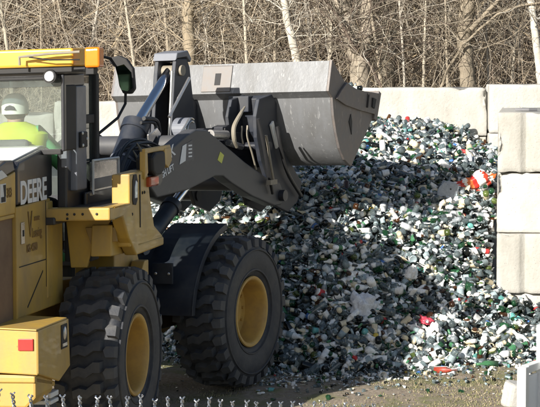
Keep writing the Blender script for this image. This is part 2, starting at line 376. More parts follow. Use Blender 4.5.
# --- rear light box / counterweight
cw = MB().prismx([(-.96, .86), (-.96, 1.20), (-.2, 1.235), (-.2, .90)], -1.88, -1.60).build('counterweight', YEL, LD, bevel=.01)
MB().prismx([(-.96, 1.2), (-.96, 1.212), (-.2, 1.247), (-.2, 1.235)], -1.90, -1.2).build('counterweight_top_plate', YEL, cw, bevel=.004)
MB().prism([(-1.875, .87), (-1.875, 1.2), (-1.17, 1.2), (-1.14, .82), (-1.40, .74)], -.965, -.94).build('light_box_side', YEL, cw, bevel=.008)
MB().prismx([(-.93, .68), (-.85, .60), (.85, .60), (.93, .86), (-.93, .86)], -1.84, -1.45).build('rear_bumper', YEL, LD, bevel=.02)
MB().prism([(-1.86, .85), (-1.40, .74), (-1.40, .70), (-1.86, .80)], -.93, -.3).build('bumper_lower_plate', YEL, LD, bevel=.01)
MB().box(-1.896, -1.878, -.93, -.81, 1.05, 1.14).build('red_reflector', REDREF, cw, bevel=.004)
MB().box(-1.36, -1.22, -.972, -.964, .98, 1.17).build('side_recess', BLKM, cw, bevel=.01)
MB().sphere((-1.29, -.974, 1.10), .035, .012, .055, 12, 8).box(-1.35, -1.25, -.980, -.968, 1.0, 1.025).build('lamp_socket', ALU, cw, smooth=True)
MB().box(-1.5, -1.32, -.93, -.75, .62, .66).box(-1.5, -1.32, -.93, -.75, .57, .60).build('step_plate', WHITEP, LD, bevel=.006)

# --- cab
cab = MB().box(-.70, .70, -.56, .56, 1.70, 1.96).box(-.72, .60, -.70, .70, 1.90, 1.962).box(-.2, .56, -.80, -.765, 1.955, 2.13).prism([(-.55, 1.94), (-.55, 2.49), (-.22, 2.33), (.30, 2.10), (.66, 1.97), (.66, 1.94)], -.745, -.66).prism([(-.55, 1.94), (-.55, 2.49), (.40, 2.2), (.40, 1.94)], .66, .745).build('cab', BLK, LD, bevel=.015)
MB().prism([(-.56, 2.36), (-.56, 2.52), (-.18, 2.52), (-.18, 2.20)], -.752, -.70).build('cab_corner_panel', GREYP, cab, bevel=.008)
roof = MB().prismz([(-.88, -.92), (-.6, -.93), (.30, -.70), (.80, -.48), (.80, .48), (.30, .70), (-.6, .93), (-.88, .92)], 3.18, 3.325).build('roof', YROOF, cab, bevel=.022, seg=3)
MB().prismz([(-.85, -.90), (-.6, -.91), (.30, -.68), (.78, -.46), (.78, .46), (.30, .68), (-.6, .91), (-.85, .90)], 3.135, 3.178).build('roof_seal', BLKM, cab, bevel=.006)
roof2 = MB().box(-.80, .3, -.66, .66, 3.10, 3.137).build('roof_lining', BLK, cab)
# posts
def post(x0, x1, y0, y1, z0, z1, m, nm='cab_post'): return MB().box(x0, x1, y0, y1, z0, z1).build(nm, m, cab, bevel=.012)
post(-.45, -.19, -.80, -.70, 2.16, 3.02, GREYP, 'cab_post')
post(-.80, -.74, -.815, -.785, 2.50, 3.12, BLK); post(-.74, -.19, -.785, -.705, 3.02, 3.12, BLK)
post(-.74, -.45, -.80, -.77, 2.50, 3.03, BLKM)
post(.10, .19, -.79, -.72, 2.02, 3.12, BLKM); post(.36, .41, -.71, -.66, 2.0, 3.12, BLK)
post(-.78, -.70, .70, .80, 2.50, 3.12, BLK); post(.34, .40, .64, .70, 2.0, 3.12, BLK); post(-.3, -.2, .70, .78, 2.0, 3.12, BLK)
post(.74, .78, -.47, -.43, 2.0, 3.12, BLK); post(.74, .78, .43, .47, 2.0, 3.12, BLK)
MB().box(-.80, -.74, -.785, .74, 2.475, 2.52).box(-.80, -.74, -.785, .74, 3.08, 3.12).build('rear_window_frame', BLKM, cab, bevel=.008)
MB().box(-.775, -.765, -.785, .72, 2.52, 3.02).build('rear_window', GLASS, cab)
MB().box(-.776, -.766, -.785, .72, 3.022, 3.08).build('window_tint_band', GTINT, cab)
MB().prismz([(-.2,-.755),(.10,-.755),(.38,-.69),(.38,-.684),(.10,-.749),(-.2,-.749)], 2.36, 3.10).build('side_window', GLASS, cab)
MB().prismz([(-.2,.755),(.10,.755),(.38,.69),(.38,.684),(.10,.749),(-.2,.749)], 2.36, 3.10).build('side_window', GLASS, cab)
MB().prismz([(.40,-.69),(.76,-.45),(.76,.45),(.40,.69),(.394,.684),(.752,.446),(.752,-.446),(.394,-.684)], 2.05, 3.10).build('windscreen', GLASS, cab)
MB().box(-.20, .10, -.775, -.757, 2.70, 2.775).prismz([(.19,-.76),(.38,-.70),(.72,-.47),(.70,-.45),(.36,-.68),(.18,-.74)], 2.72, 2.80).build('door_rail', BLKM, cab, bevel=.006)
MB().prism([(-.02, 2.375), (-.02, 2.13), (.62, 1.98), (.68, 2.02), (.68, 2.36)], -.795, -.765).build('bright_door_glass', ALU, cab, bevel=.008)  # bright metal stands in for the lit view through the lower door glass
MB().tube([(-.03, -.80, 2.10), (-.03, -.80, 2.385), (.68, -.80, 2.375), (.69, -.80, 2.0)], .012, 8).build('lit_door_edge', WHITEP, cab, smooth=True)  # white colour imitates light catching the edge of the door
MB().box(.0, .66, -.80, -.794, 2.14, 2.23).build('door_sill_shade', GREYP, cab)
hb = MB().box(-.40, -.24, -.825, -.80, 2.51, 2.64).build('door_hinge', BLKM, cab, bevel=.008)
bolts('hinge_bolt', [(-.38, -.828, 2.63), (-.26, -.828, 2.58), (-.37, -.828, 2.53)], (.014, .01, .014), WHITEP, hb)
wl = MB().lathe([(.0005, -.03), (.038, -.03), (.043, -.015), (.04, .02), (.0005, .03)], 24, (-.86, -.72, 3.105), 'x').build('work_lamp', LAMPW, cab, smooth=True)
MB().lathe([(.043, -.012), (.055, -.018), (.055, .02), (.02, .045), (.0005, .045)], 24, (-.86, -.72, 3.105), 'x').build('lamp_housing', BLKM, wl, smooth=True)
# beacon and its arm
bc = MB().prism([(-.93, 3.165), (-.93, 3.315), (-.915, 3.325), (-.80, 3.325), (-.80, 3.165)], -1.155, -1.03).build('amber_beacon', AMBER, cab, bevel=.018, seg=3)
MB().box(-.90, -.80, -1.10, -1.03, 3.11, 3.165).box(-.90, -.80, -1.03, -.93, 3.15, 3.17).build('beacon_bracket', BLKM, bc, bevel=.006)
MB().tube([(-.96, -.50, 3.20), (-.965, -.50, 3.265), (-.965, -.56, 3.27), (-.955, -.75, 3.285), (-.95, -1.0, 3.292)], .011, 8).build('wiper_arm', TAN, cab, smooth=True)
MB().tube([(-.962, -.58, 3.262), (-.955, -.75, 3.235), (-.95, -1.0, 3.23)], .006, 6).build('wiper_arm', HOSE, cab, smooth=True)
# mirror
mr = MB().prismx([(-.60, 3.20), (-.58, 3.25), (-.68, 3.27), (-.75, 3.235), (-.81, 3.15), (-.825, 2.97), (-.79, 2.925), (-.715, 2.93), (-.68, 3.0), (-.655, 3.16)], .93, 1.0).build('side_mirror', BLKM, cab, M=Matrix.Translation((0, -.05, 0)), bevel=.012)
MB().prismx([(-.70, 3.17), (-.78, 3.19), (-.845, 3.12), (-.86, 2.98), (-.81, 2.95), (-.755, 2.965)], .922, .93).build('mirror_glass', surf('mirror_glass', (.16, .26, .20), .06, metal=1., amt=.8, scale=9, col2=(.02, .05, .03)), mr)
MB().tube([(.45, -.60, 3.22), (.7, -.62, 3.27), (.98, -.66, 3.24)], .013, 8).tube([(.97, -.78, 2.95), (.96, -.78, 2.84), (.80, -.76, 2.72), (.45, -.70, 2.60)], .013, 8).build('mirror_arm', BLKM, mr, smooth=True)
# cab interior
st = MB().box(-.69, -.61, -.46, -.08, 2.02, 2.60).box(-.62, -.15, -.50, -.06, 1.97, 2.06).build('operator_seat', SEAT, cab, bevel=.05, seg=3)
MB().tube([(.06, -.30, 1.95), (.06, -.30, 2.42)], .03).lathe([(.19, -.012), (.2, 0), (.19, .012), (.18, 0), (.19, -.012)], 24, (.06, -.30, 2.43), 'z').build('steering_wheel', BLKM, cab, smooth=True)

# --- hydraulic tank, platform, light mast
tank = MB().prism([(-.12, 1.66), (-.12, 2.27), (.40, 2.28), (.47, 2.05), (.60, 1.78), (.86, 1.67), (.86, 1.62)], -1.15, -.99).build('hydraulic_tank', YEL, LD, bevel=.014)
MB().prism([(-.06, 2.05), (-.04, 2.01), (.04, 2.0), (.08, 2.04), (.09, 2.2), (.06, 2.26), (-.02, 2.26), (-.05, 2.21)], -1.158, -1.148).build('gauge_recess', BLKM, tank, bevel=.01)
MB().prism([(-.01, 2.06), (.05, 2.06), (.06, 2.19), (.02, 2.21), (-.01, 2.15)], -1.166, -1.156).build('sight_glass', LAMPW, tank, bevel=.006)
MB().prism([(.16, 1.80), (.175, 1.80), (.17, 2.25), (.15, 2.25)], -1.156, -1.149).build('tank_seam', BLKM, tank)
bolts('bolt', [(-.06, -1.152, 1.93), (.3, -1.152, 2.09), (.24, -1.152, 2.09)], (.014, .008, .014), BLKM, tank)
plat = MB().box(-.70, -.58, -1.16, -.60, 1.93, 2.035).prism([(-.42, 2.03), (.0, 2.03), (-.0, 1.96), (-.30, 1.90), (-.16, 1.70), (.04, 1.585), (.86, 1.585), (.86, 1.66), (.02, 1.665), (-.14, 1.84)][0:0] or [(-.58, 2.035), (-.12, 2.03), (-.02, 1.80), (.10, 1.66), (.86, 1.66), (.86, 1.585), (.04, 1.575), (-.18, 1.74), (-.34, 1.93), (-.58, 1.93)], -1.16, -1.05).build('platform', YEL, LD, bevel=.014)
MB().box(-.58, .80, -1.05, -.70, 1.99, 2.03).build('platform_deck', BLKM, plat, bevel=.005)
bolts('bolt', [(-.704, y, z) for y, z in ((-1.05, 1.985), (-.93, 1.985), (-.86, 1.985), (-.80, 1.985), (-.80, 1.95))], (.008, .011, .011), BLKM, plat)
MB().prism([(-.30, 1.60), (-.26, 1.86), (.10, 1.86), (.30, 1.58)], -1.04, -.86).build('step_support', YEL, LD, bevel=.01)
MB().prismx([(-.66, 1.50), (-.62, 1.90), (-1.02, 1.90), (-.94, 1.78), (-.86, 1.70), (-.80, 1.50)], -.22, -.18).build('fender_plate', YEL, LD, bevel=.008)
MB().prismx([(-.85, 1.70), (-.80, 1.84), (-1.06, 1.84), (-1.08, 1.72)], -.26, -.225).build('gusset_plate', surf('dull_brown_yellow', (.30, .19, .06), .6), LD, bevel=.006)
MB().box(-.20, .0, -.84, -.60, 1.55, 1.92).build('tool_compartment', BLKM, LD, bevel=.01)
mast = MB().prism([(.26, 2.20), (.26, 2.44), (.34, 2.44), (.36, 2.25)], -1.17, -1.12).box(.26, 1.05, -1.17, -1.14, 2.42, 2.465).prism([(.86, 2.30), (.84, 2.44), (1.06, 2.44), (1.08, 2.32), (.98, 2.26)], -1.175, -1.13).build('lamp_bracket', YEL, tank, bevel=.008)
MB().prism([(.42, 2.26), (.40, 2.38), (.50, 2.42), (.78, 2.42), (.80, 2.28), (.68, 2.22), (.50, 2.22)], -1.20, -1.04).build('head_lamp', BLKM, tank, bevel=.02)
MB().box(.36, .62, -1.19, -1.12, 2.13, 2.215).build('marker_lamp', surf('orange_red_lens', (.42, .07, .02), .25, coat=.4, amt=.2), tank, bevel=.015)

# --- front frame
MB().prism([(-1.5, .75), (-1.5, 1.3), (-1.25, 1.6), (-1.2, 2.15), (-1.05, 2.30), (-.85, 2.25), (-.75, 1.7), (.0, 1.25), (.35, .9), (.2, .6), (-1.2, .6)], -.42, .42).build('front_frame', BLK, LD, M=FM, bevel=.012)
ff = MB()
def arc(r, a0, a1, n=12): return [(r * math.cos(R(a0 + (a1 - a0) * i / n)), .735 + r * math.sin(R(a0 + (a1 - a0) * i / n))) for i in range(n + 1)]
oo = arc(.90, 101, 176, 14); ii = arc(.875, 101, 176, 14)
ff.prism(oo + ii[::-1], -.98, -.40)
lip = arc(.90, 101, 176, 14); li = arc(.84, 101, 176, 14); ff.prism(lip + li[::-1], -.985, -.965)
ff.v = [v for v in ff.v]
fo = ff.build('front_fender', NAVY, LD, M=FM, bevel=.004)
ff = MB(); ff.prism(oo + ii[::-1], .40, .98); ff.build('front_fender', NAVY, LD, M=FM)
MB().box(-.91, -.885, -.78, -.56, 1.1, 1.3).build('fender_bracket', NAVY, fo, M=FM, bevel=.005)
bolts('bolt', [(-.915, -.74, 1.2), (-.915, -.60, 1.2)], (.01, .016, .016), ALU, fo, M=FM)

# --- boom arms
bp = [(-1.18, 2.04), (-1.12, 2.25), (-.98, 2.31), (-.45, 2.50), (-.28, 2.545), (-.05, 2.53), (.12, 2.46), (.80, 2.16), (1.28, 1.98), (1.62, 1.90), (1.70, 1.78), (1.66, 1.66), (1.48, 1.66), (.95, 1.80), (.48, 1.97), (.30, 2.05), (.12, 2.06), (-.10, 2.02), (-.45, 1.96), (-1.05, 1.93)]
for sgn in (-1, 1):
    y0, y1 = sorted((sgn * .56, sgn * .70))
    arm = MB().prism(bp, y0, y1).build('boom_arm', BOOM, LD, M=FM, bevel=.018, seg=3)
    if sgn < 0:
        text('boom_lettering', '524K', .155, side_text_M(-1.02, -.7035, 2.225, 17), LETTER, arm, fat=.003, fm=FM)
        text('boom_lettering', 'HIGH LIFT', .085, side_text_M(-1.04, -.7035, 2.085, 17), LETTER, arm, fat=.0025, xs=.85, fm=FM)
        lab = MB().prism([(-.62, 2.22), (-.56, 2.395), (-.36, 2.445), (-.33, 2.26)], -.7035, -.7005).build('warning_label', surf('label_grey', (.10, .10, .11), .5), arm, M=FM)
        MB().prism([(-.62, 2.22), (-.56, 2.395), (-.48, 2.415), (-.50, 2.25)], -.7055, -.7035).build('label_print', LETTER, lab, M=FM)
        k = MB()
        for i in range(4): k.box(-.44, -.37, -.706, -.704, 2.28 + i * .035, 2.295 + i * .035)
        k.build('label_print', LETTER, lab, M=FM)
        MB().prism([(.17, 2.22), (.23, 2.30), (.31, 2.26), (.26, 2.18)], -.7035, -.7005).build('yellow_sticker', YSTK, arm, M=FM)
    MB().cyl((-1.05, sgn * .45, 2.13), (-1.05, sgn * .715, 2.13), .08).build('boom_pivot_pin', BLK, arm, M=FM, smooth=True)
MB().cyl((-.02, -.6, 2.38), (-.02, .6, 2.38), .10, 24).cyl((1.05, -.6, 1.94), (1.05, .6, 1.94), .09, 24).build('boom_cross_tube', BOOM, LD, M=FM, smooth=True)
# pivot bosses with bright rings
pv = MB().cyl((.28, -.34, 2.52), (.28, -.18, 2.52), .125, 28).build('crank_pivot', GREYP, LD, M=FM, bevel=.01)
rg = MB()
for rr, yy in ((.118, -.345), (.085, -.352)):
    rg.tube([(.28 + rr * math.cos(R(a)), yy, 2.52 + rr * math.sin(R(a))) for a in range(60, 250, 10)], .008, 6)
rg.sphere((.36, -.36, 2.40), .022, .012, .022, 10, 8).build('grease_line', ALU, pv, M=FM, smooth=True)
rodp = MB().tube([(-.15, -.36, 2.36), (.22, -.36, 2.63)], .013, 8).build('grease_line', ALU, pv, M=FM, smooth=True)
# grab hooks on the cross tube
MB().cyl((.55, -.42, 2.46), (.9, -.42, 2.44), .05).cyl((.95, -.42, 2.36), (1.25, -.42, 2.30), .035).build('tilt_link_pin', ALU, LD, M=FM, smooth=True)
MB().prism([(1.0, 2.2), (1.0, 2.52), (1.12, 2.54), (1.2, 2.46), (1.45, 2.45), (1.5, 2.2)], -.36, -.2).build('link_block', BLK, LD, M=FM, bevel=.012)
MB().prism([(.62, 2.3), (.66, 2.46), (.74, 2.5), (.80, 2.44), (.80, 2.3)], -.36, -.2).build('link_block', BLK, LD, M=FM, bevel=.012)

# --- tilt lever (bell crank)
cr = MB()
pl = [(.26, 2.45), (.34, 3.10), (.37, 3.24), (.60, 3.24), (.66, 3.15), (.78, 2.60), (.82, 2.30), (.62, 2.10), (.30, 2.20)]
for y0, y1 in ((-.13, -.085), (.075, .12)): cr.prism(pl, y0, y1)
crank = cr.build('tilt_lever', NAVY, LD, M=FM, bevel=.01)
MB().prism([(.34, 3.22), (.37, 3.30), (.60, 3.325), (.68, 3.24), (.66, 3.20), (.58, 3.26), (.38, 3.245)], -.14, .13).build('lever_cap', GREYP, crank, M=FM, bevel=.01)
MB().prism([(.60, 2.3), (.60, 3.2), (.64, 3.15), (.76, 2.6), (.76, 2.3)], -.085, .075).build('lever_web', BLKM, crank, M=FM)
MB().tube([(.27, -.095, 2.4), (.31, -.095, 2.8), (.34, -.095, 3.12)], .016, 8).build('lever_edge', ALU, crank, M=FM, bevel=.004)
MB().cyl((.46, -.16, 3.12), (.46, .15, 3.12), .055).build('lever_pin', TAN, crank, M=FM, smooth=True)
MB().tube([(.02, -.24, 2.66), (.06, -.24, 2.70), (.44, -.24, 3.04)], .018, 10).build('indicator_rod', ALU, LD, M=FM, smooth=True)
# tilt cylinder
tcv = MB().cyl((-.80, 0, 1.86), (-.24, 0, 2.58), .125, 24).cyl((-.28, 0, 2.53), (-.22, 0, 2.61), .14, 24).build('tilt_cylinder', NAVY, LD, M=FM, smooth=True)
MB().cyl((-.24, 0, 2.58), (.46, 0, 3.12), .052, 24).build('cylinder_rod', CHROME, tcv, M=FM, smooth=True)
MB().cyl((-.50, 0, 2.245), (-.485, 0, 2.265), .131, 24).build('cylinder_band', GREYP, tcv, M=FM, smooth=True)
MB().hose([(-.30, -.13, 2.66), (-.05, -.13, 2.63), (.02, -.13, 2.5)], .022, 8).hose([(-.34, -.12, 2.62), (-.1, -.14, 2.60), (-.16, -.15, 2.45), (-.5, -.14, 2.2), (-.62, -.14, 1.9)], .016, 8).build('hydraulic_hose', HOSE, LD, M=FM, smooth=True)
MB().prism([(-.28, 2.50), (-.20, 2.52), (-.10, 2.56), (-.02, 2.50), (-.06, 2.42), (-.12, 2.48), (-.26, 2.36)], -.17, -.15).build('hose_clip', ALU, LD, M=FM, bevel=.005)
# hoses around tower
for i, (dy, dz) in enumerate(((-.30, 0), (-.36, .05), (-.24, -.04), (-.42, .02))):
    MB().hose([(-1.45, dy, 1.5), (-1.35, dy, 1.95 + dz), (-1.1, dy, 2.35 + dz), (-.75, dy, 2.42 + dz), (-.4, dy, 2.36), (.1, dy, 2.30)], .018, 8).build('hydraulic_hose', HOSE if i % 2 else NAVY, LD, M=FM, smooth=True)
MB().tube([(-.98, -.44, 2.45), (-.90, -.45, 2.36), (-.86, -.45, 2.30)], [.004, .018, .006], 8).tube([(-1.05, -.44, 2.38), (-.98, -.45, 2.30), (-.94, -.45, 2.26)], [.004, .014, .006], 8).build('hose_fitting', TAN, LD, M=FM, smooth=True)
# lift cylinders
for sgn in (-1, 1):
    lc = MB().cyl((-1.0, sgn * .5, 1.45), (-.42, sgn * .5, 1.80), .085, 20).cyl((-.45, sgn * .5, 1.78), (-.39, sgn * .5, 1.82), .098, 20).build('lift_cylinder', NAVY, LD, M=FM, smooth=True)
    MB().cyl((-.42, sgn * .5, 1.80), (-.05, sgn * .5, 2.01), .045, 20).build('cylinder_rod', CHROME, lc, M=FM, smooth=True)
    MB().cyl((.02, sgn * .44, 2.06), (.02, sgn * .56, 2.06), .075).build('cylinder_eye', GREYP, lc, M=FM, smooth=True)

# --- bucket
bo = [(1.585, 3.175), (1.50, 2.86), (1.60, 2.79), (1.635, 2.60), (1.70, 2.42), (1.79, 2.25), (1.92, 2.12), (2.09, 2.05), (2.40, 2.30), (2.69, 2.56), (2.80, 2.79)]
def inset(pts, d):
    out = []
    for i, p in enumerate(pts):
        a = Vector(pts[max(i - 1, 0)]); b2 = Vector(pts[min(i + 1, len(pts) - 1)]); t = (b2 - a).normalized(); nrm = Vector((-t.y, t.x))
        out.append((p[0] + nrm.x * d, p[1] + nrm.y * d))
    return out
bi = inset(bo, .03)
bucket = MB().prism(bo + bi[::-1], -1.285, 1.285).build('bucket', STEEL, LD, M=FM, smooth=True)
sp = [(1.59, 3.185), (1.50, 2.86), (1.60, 2.79), (1.635, 2.60), (1.70, 2.42), (1.79, 2.25), (1.92, 2.12), (2.09, 2.04), (2.70, 2.55), (2.81, 2.80), (2.62, 2.82), (2.40, 2.835), (2.18, 2.865), (2.03, 2.905), (1.90, 2.96), (1.77, 3.05)]
for sgn in (-1, 1):
    y0, y1 = sorted((sgn * 1.285, sgn * 1.315)); side = MB().prism(sp, y0, y1).build('bucket_side', STEELD, bucket, M=FM, bevel=.004)
    y0, y1 = sorted((sgn * 1.315, sgn * 1.34))
    MB().prism([(1.66, 2.775), (1.9, 2.70), (2.3, 2.63), (2.66, 2.58), (2.70, 2.56), (2.81, 2.80), (2.60, 2.82), (2.40, 2.835), (2.18, 2.865), (2.03, 2.905), (1.93, 2.94), (1.78, 2.86)], y0, y1).build('side_cutter', STEELD, side, M=FM, bevel=.004)
    y0, y1 = sorted((sgn * 1.312, sgn * 1.322))
    MB().prism([(2.02, 2.52), (2.09, 2.38), (2.10, 2.52), (2.07, 2.60)], y0, y1).build('side_slot', BLKM, side, M=FM)
    y0, y1 = sorted((sgn * 1.34, sgn * 1.355))
    MB().prism([(2.58, 2.66), (2.64, 2.64), (2.69, 2.74), (2.60, 2.76)], y0, y1).prism([(2.44, 2.66), (2.46, 2.655), (2.50, 2.80), (2.48, 2.81)], y0, y1).build('cutter_slot', BLKM, side, M=FM)
MB().prism([(2.66, 2.53), (2.74, 2.50), (2.86, 2.80), (2.80, 2.83)], -1.34, 1.34).build('cutting_edge', STEELD, bucket, M=FM, bevel=.004)
# lifting plate on the spill guard (guard slopes, plate follows it)
n1 = Vector((bo[0][0] - bo[1][0], bo[0][1] - bo[1][1])).normalized(); nn = Vector((-n1.y, n1.x))
def onguard(y, t, d): q = Vector(bo[1]) + n1 * t + nn * d; return (q.x, y, q.y)
def guard_plate(y0, y1, t0, t1, d0, d1):
    m = MB(); V = [onguard(y, t, d) for y in (y0, y1) for t in (t0, t1) for d in (d0, d1)]
    return m.add(V, [(0, 1, 3, 2), (4, 6, 7, 5), (0, 4, 5, 1), (2, 3, 7, 6), (0, 2, 6, 4), (1, 5, 7, 3)])
lp = guard_plate(-.16, .19, .02, .30, .001, .014).build('lifting_plate', PLATE, bucket, M=FM, bevel=.003)
guard_plate(-.035, .035, .09, .22, .014, .018).build('lifting_slot', BLKM, lp, M=FM, bevel=.012)
MB().add([onguard(y, t, d) for y in (-.16, .19) for t in (.300, .304) for d in (.001, .018)], [(0, 1, 3, 2), (4, 6, 7, 5), (0, 4, 5, 1), (2, 3, 7, 6), (0, 2, 6, 4), (1, 5, 7, 3)]).build('weld_seam', STEELD, lp, M=FM)
# coupler ears on the bucket
for sgn in (-1, 1):
    ear = MB()
    for ya in (.34, .66):
        y0, y1 = sorted((sgn * ya, sgn * (ya - .045)))
        ear.prism([(1.12, 2.62), (1.20, 2.80), (1.50, 2.84), (1.62, 2.74), (1.60, 2.50), (1.78, 2.24), (2.02, 2.04), (2.25, 1.86), (2.14, 1.66), (1.90, 1.56), (1.56, 1.66), (1.42, 1.90), (1.24, 2.15), (1.14, 2.40)], y0, y1)
    y0, y1 = sorted((sgn * .30, sgn * .62))
    ear.prism([(1.46, 2.45), (1.40, 2.80), (1.48, 2.835), (1.58, 2.5), (1.9, 2.1), (1.8, 2.05)], y0, y1)
    e = ear.build('coupler_bracket', NAVY, LD, M=FM, bevel=.008)
    MB().cyl((1.62, sgn * .28, 1.76), (1.62, sgn * .76, 1.76), .06).build('hinge_pin', BLK, e, M=FM, smooth=True)
    MB().cyl((1.38, sgn * .28, 2.3), (1.38, sgn * .70, 2.3), .045).build('hinge_pin', BLK, e, M=FM, smooth=True)
MB().box(1.34, 1.50, -.46, -.22, 2.66, 2.83).build('coupler_hook', NAVY, LD, M=FM, bevel=.01)
MB().prism([(1.05, 2.1), (1.0, 2.35), (1.3, 2.5), (1.7, 2.45), (1.7, 2.3), (1.3, 2.2)], -.14, .14).build('bucket_link', BLK, LD, M=FM, bevel=.01)
hs = MB()
hs.hose([(.70, -.74, 2.73), (.56, -.76, 2.66), (.42, -.76, 2.54), (.42, -.76, 2.42), (.50, -.75, 2.33)], [.010, .02, .024, .024, .016], 8)
hs.hose([(1.15, -.76, 2.42), (1.20, -.76, 2.30), (1.24, -.77, 2.12), (1.33, -.76, 1.93)], .014, 8)
hs.hose([(.72, -.76, 2.54), (.70, -.77, 2.42), (.80, -.77, 2.26), (.92, -.76, 2.08)], .010, 8)
hs.hose([(.60, -.76, 2.54), (.57, -.77, 2.44), (.60, -.77, 2.36)], .008, 8)
hs.box(1.20, 1.36, -.79, -.74, 1.90, 1.95)
hs.build('coupler_hose', TAN, LD, M=FM, smooth=True)
MB().hose([(1.5, -.72, 2.5), (1.55, -.73, 2.3), (1.75, -.72, 2.0), (2.1, -.72, 1.72)], .02, 8).hose([(1.0, -.74, 2.6), (1.08, -.76, 2.35), (1.2, -.76, 2.05), (1.35, -.74, 1.8)], .018, 8).build('coupler_hose', HOSE, LD, M=FM, smooth=True)
MB().prism([(1.42, 2.52), (1.48, 2.56), (1.60, 2.28), (1.56, 2.26)], -.69, -.665).build('coupler_stay', WHITEP, LD, M=FM, bevel=.004)

# ------------------------------------------------------------------ operator
RT = Matrix.Translation(loader.location) @ loader.rotation_euler.to_matrix().to_4x4()
op = empty('person', RT @ Vector((-.42, -.31, 1.90)), (ROLL, 0, R(77))); op.scale = (1.08, 1.08, 1.08)
tag(op, 'loader operator in white cap and yellow-green vest seated in the cab, seen from behind', 'person')
def skin_obj(name, verts, edges, radii, mat, parent, lvl=2, M=None):
    me = bpy.data.meshes.new(name); me.from_pydata(verts, edges, [])
    o = bpy.data.objects.new(name, me); C.objects.link(o)
    sm = o.modifiers.new('s', 'SKIN'); 
    for i, r in enumerate(radii):
        d = me.skin_vertices[0].data[i]; d.radius = (r if isinstance(r, tuple) else (r, r)); d.use_root = (i == 0)
    ss = o.modifiers.new('u', 'SUBSURF'); ss.levels = lvl; ss.render_levels = lvl
    dg = bpy.context.evaluated_depsgraph_get(); m2 = bpy.data.meshes.new_from_object(o.evaluated_get(dg))
    bpy.data.objects.remove(o); m2.materials.clear(); m2.materials.append(mat); m2.name = name
    m2.polygons.foreach_set('use_smooth', [True] * len(m2.polygons))
    q = bpy.data.objects.new(name, m2); C.objects.link(q); q.parent = parent; return q
# local: x forward, y left, z up, origin at seat centre
J = dict(pel=(0, 0, .12), bel=(.0, 0, .30), che=(.01, 0, .54), nec=(.02, 0, .70), hd0=(.03, 0, .76), hd=(.045, 0, .86), hdt=(.04, 0, .94),
         shl=(0, .18, .665), ell=(.10, .27, .36), wrl=(.36, .14, .40), hal=(.43, .12, .42),
         shr=(0, -.19, .665), elr=(.10, -.37, .42), wrr=(.34, -.27, .44), har=(.41, -.22, .46),
         hil=(.04, .09, .10), knl=(.46, .13, .10), anl=(.50, .13, -.30), tol=(.64, .14, -.34),
         hir=(.04, -.09, .10), knr=(.46, -.13, .10), anr=(.50, -.13, -.30), tor=(.64, -.14, -.34))
names = list(J); vid = {k: i for i, k in enumerate(names)}
E_ = [('pel', 'bel'), ('bel', 'che'), ('che', 'nec'), ('nec', 'hd0'), ('hd0', 'hd'), ('hd', 'hdt'), ('che', 'shl'), ('shl', 'ell'), ('ell', 'wrl'), ('wrl', 'hal'), ('che', 'shr'), ('shr', 'elr'), ('elr', 'wrr'), ('wrr', 'har'),
      ('pel', 'hil'), ('hil', 'knl'), ('knl', 'anl'), ('anl', 'tol'), ('pel', 'hir'), ('hir', 'knr'), ('knr', 'anr'), ('anr', 'tor')]
rad = dict(pel=.12, bel=.11, che=.13, nec=.055, hd0=.06, hd=.088, hdt=.06, shl=.062, ell=.045, wrl=.03, hal=.035, shr=.062, elr=.045, wrr=.03, har=.035, hil=.085, knl=.065, anl=.045, tol=.04, hir=.085, knr=.065, anr=.045, tor=.04)
bodyv = [J[k] for k in names]; bodye = [(vid[a], vid[b]) for a, b in E_]
bodyr = [rad[k] for k in names]
for sgn, w in ((1, 'hal'), (-1, 'har')):      # five fingers on each hand
    base = vid[w]; h = Vector(J[w])
    for i in range(4):
        i0 = len(bodyv); yo = sgn * (i - 1.5) * .018
        bodyv += [tuple(h + Vector((.035, yo, .0))), tuple(h + Vector((.065 - abs(i - 1.3) * .006, yo, -.012))), tuple(h + Vector((.062, yo, -.04)))]
        bodye += [(base, i0), (i0, i0 + 1), (i0 + 1, i0 + 2)]; bodyr += [.011, .009, .008]
    i0 = len(bodyv); bodyv += [tuple(h + Vector((.0, -sgn * .04, -.005))), tuple(h + Vector((.03, -sgn * .05, -.02)))]; bodye += [(base, i0), (i0, i0 + 1)]; bodyr += [.012, .009]
bd = skin_obj('body', bodyv, bodye, bodyr, SKIN, op)
bd.data.materials.append(GREEN)
for f_ in bd.data.polygons:
    c_ = f_.center
    if c_.z < .71 and min((c_ - Vector(J['hal'])).length, (c_ - Vector(J['har'])).length) > .11: f_.material_index = 1
MB().sphere((.135, 0, .83), .018, .016, .022, 10, 8).build('nose', SKIN, bd, smooth=True)
for sy in (.088, -.088): MB().sphere((.04, sy, .85), .02, .012, .03, 8, 8).build('ear', SKIN, bd, smooth=True)
for sy in (.032, -.032): MB().sphere((.118, sy, .865), .01, .012, .008, 8, 6).build('eye', DARKCL, bd, smooth=True)
MB().box(.115, .128, -.025, .025, .785, .792).build('mouth', DARKCL, bd)
MB().sphere((.03, 0, .86), .096, .090, .085, 20, 14).build('hair', surf('brown_hair', (.06, .04, .025), .8), bd, smooth=True)
def sub_sk(keys, extra, mat, nm, s=1.0):
    ks = [k for k in names if k in keys]; ix = {k: i for i, k in enumerate(ks)}
    return skin_obj(nm, [J[k] for k in ks], [(ix[a], ix[b]) for a, b in E_ if a in ix and b in ix], [rad[k] + extra for k in ks], mat, op)
sub_sk(('pel', 'bel', 'che', 'shl', 'ell', 'wrl', 'shr', 'elr', 'wrr'), .032, GREEN, 'jacket')
sub_sk(('pel', 'hil', 'knl', 'anl', 'hir', 'knr', 'anr'), .016, DARKCL, 'trousers')
vm = MB()
ring = []
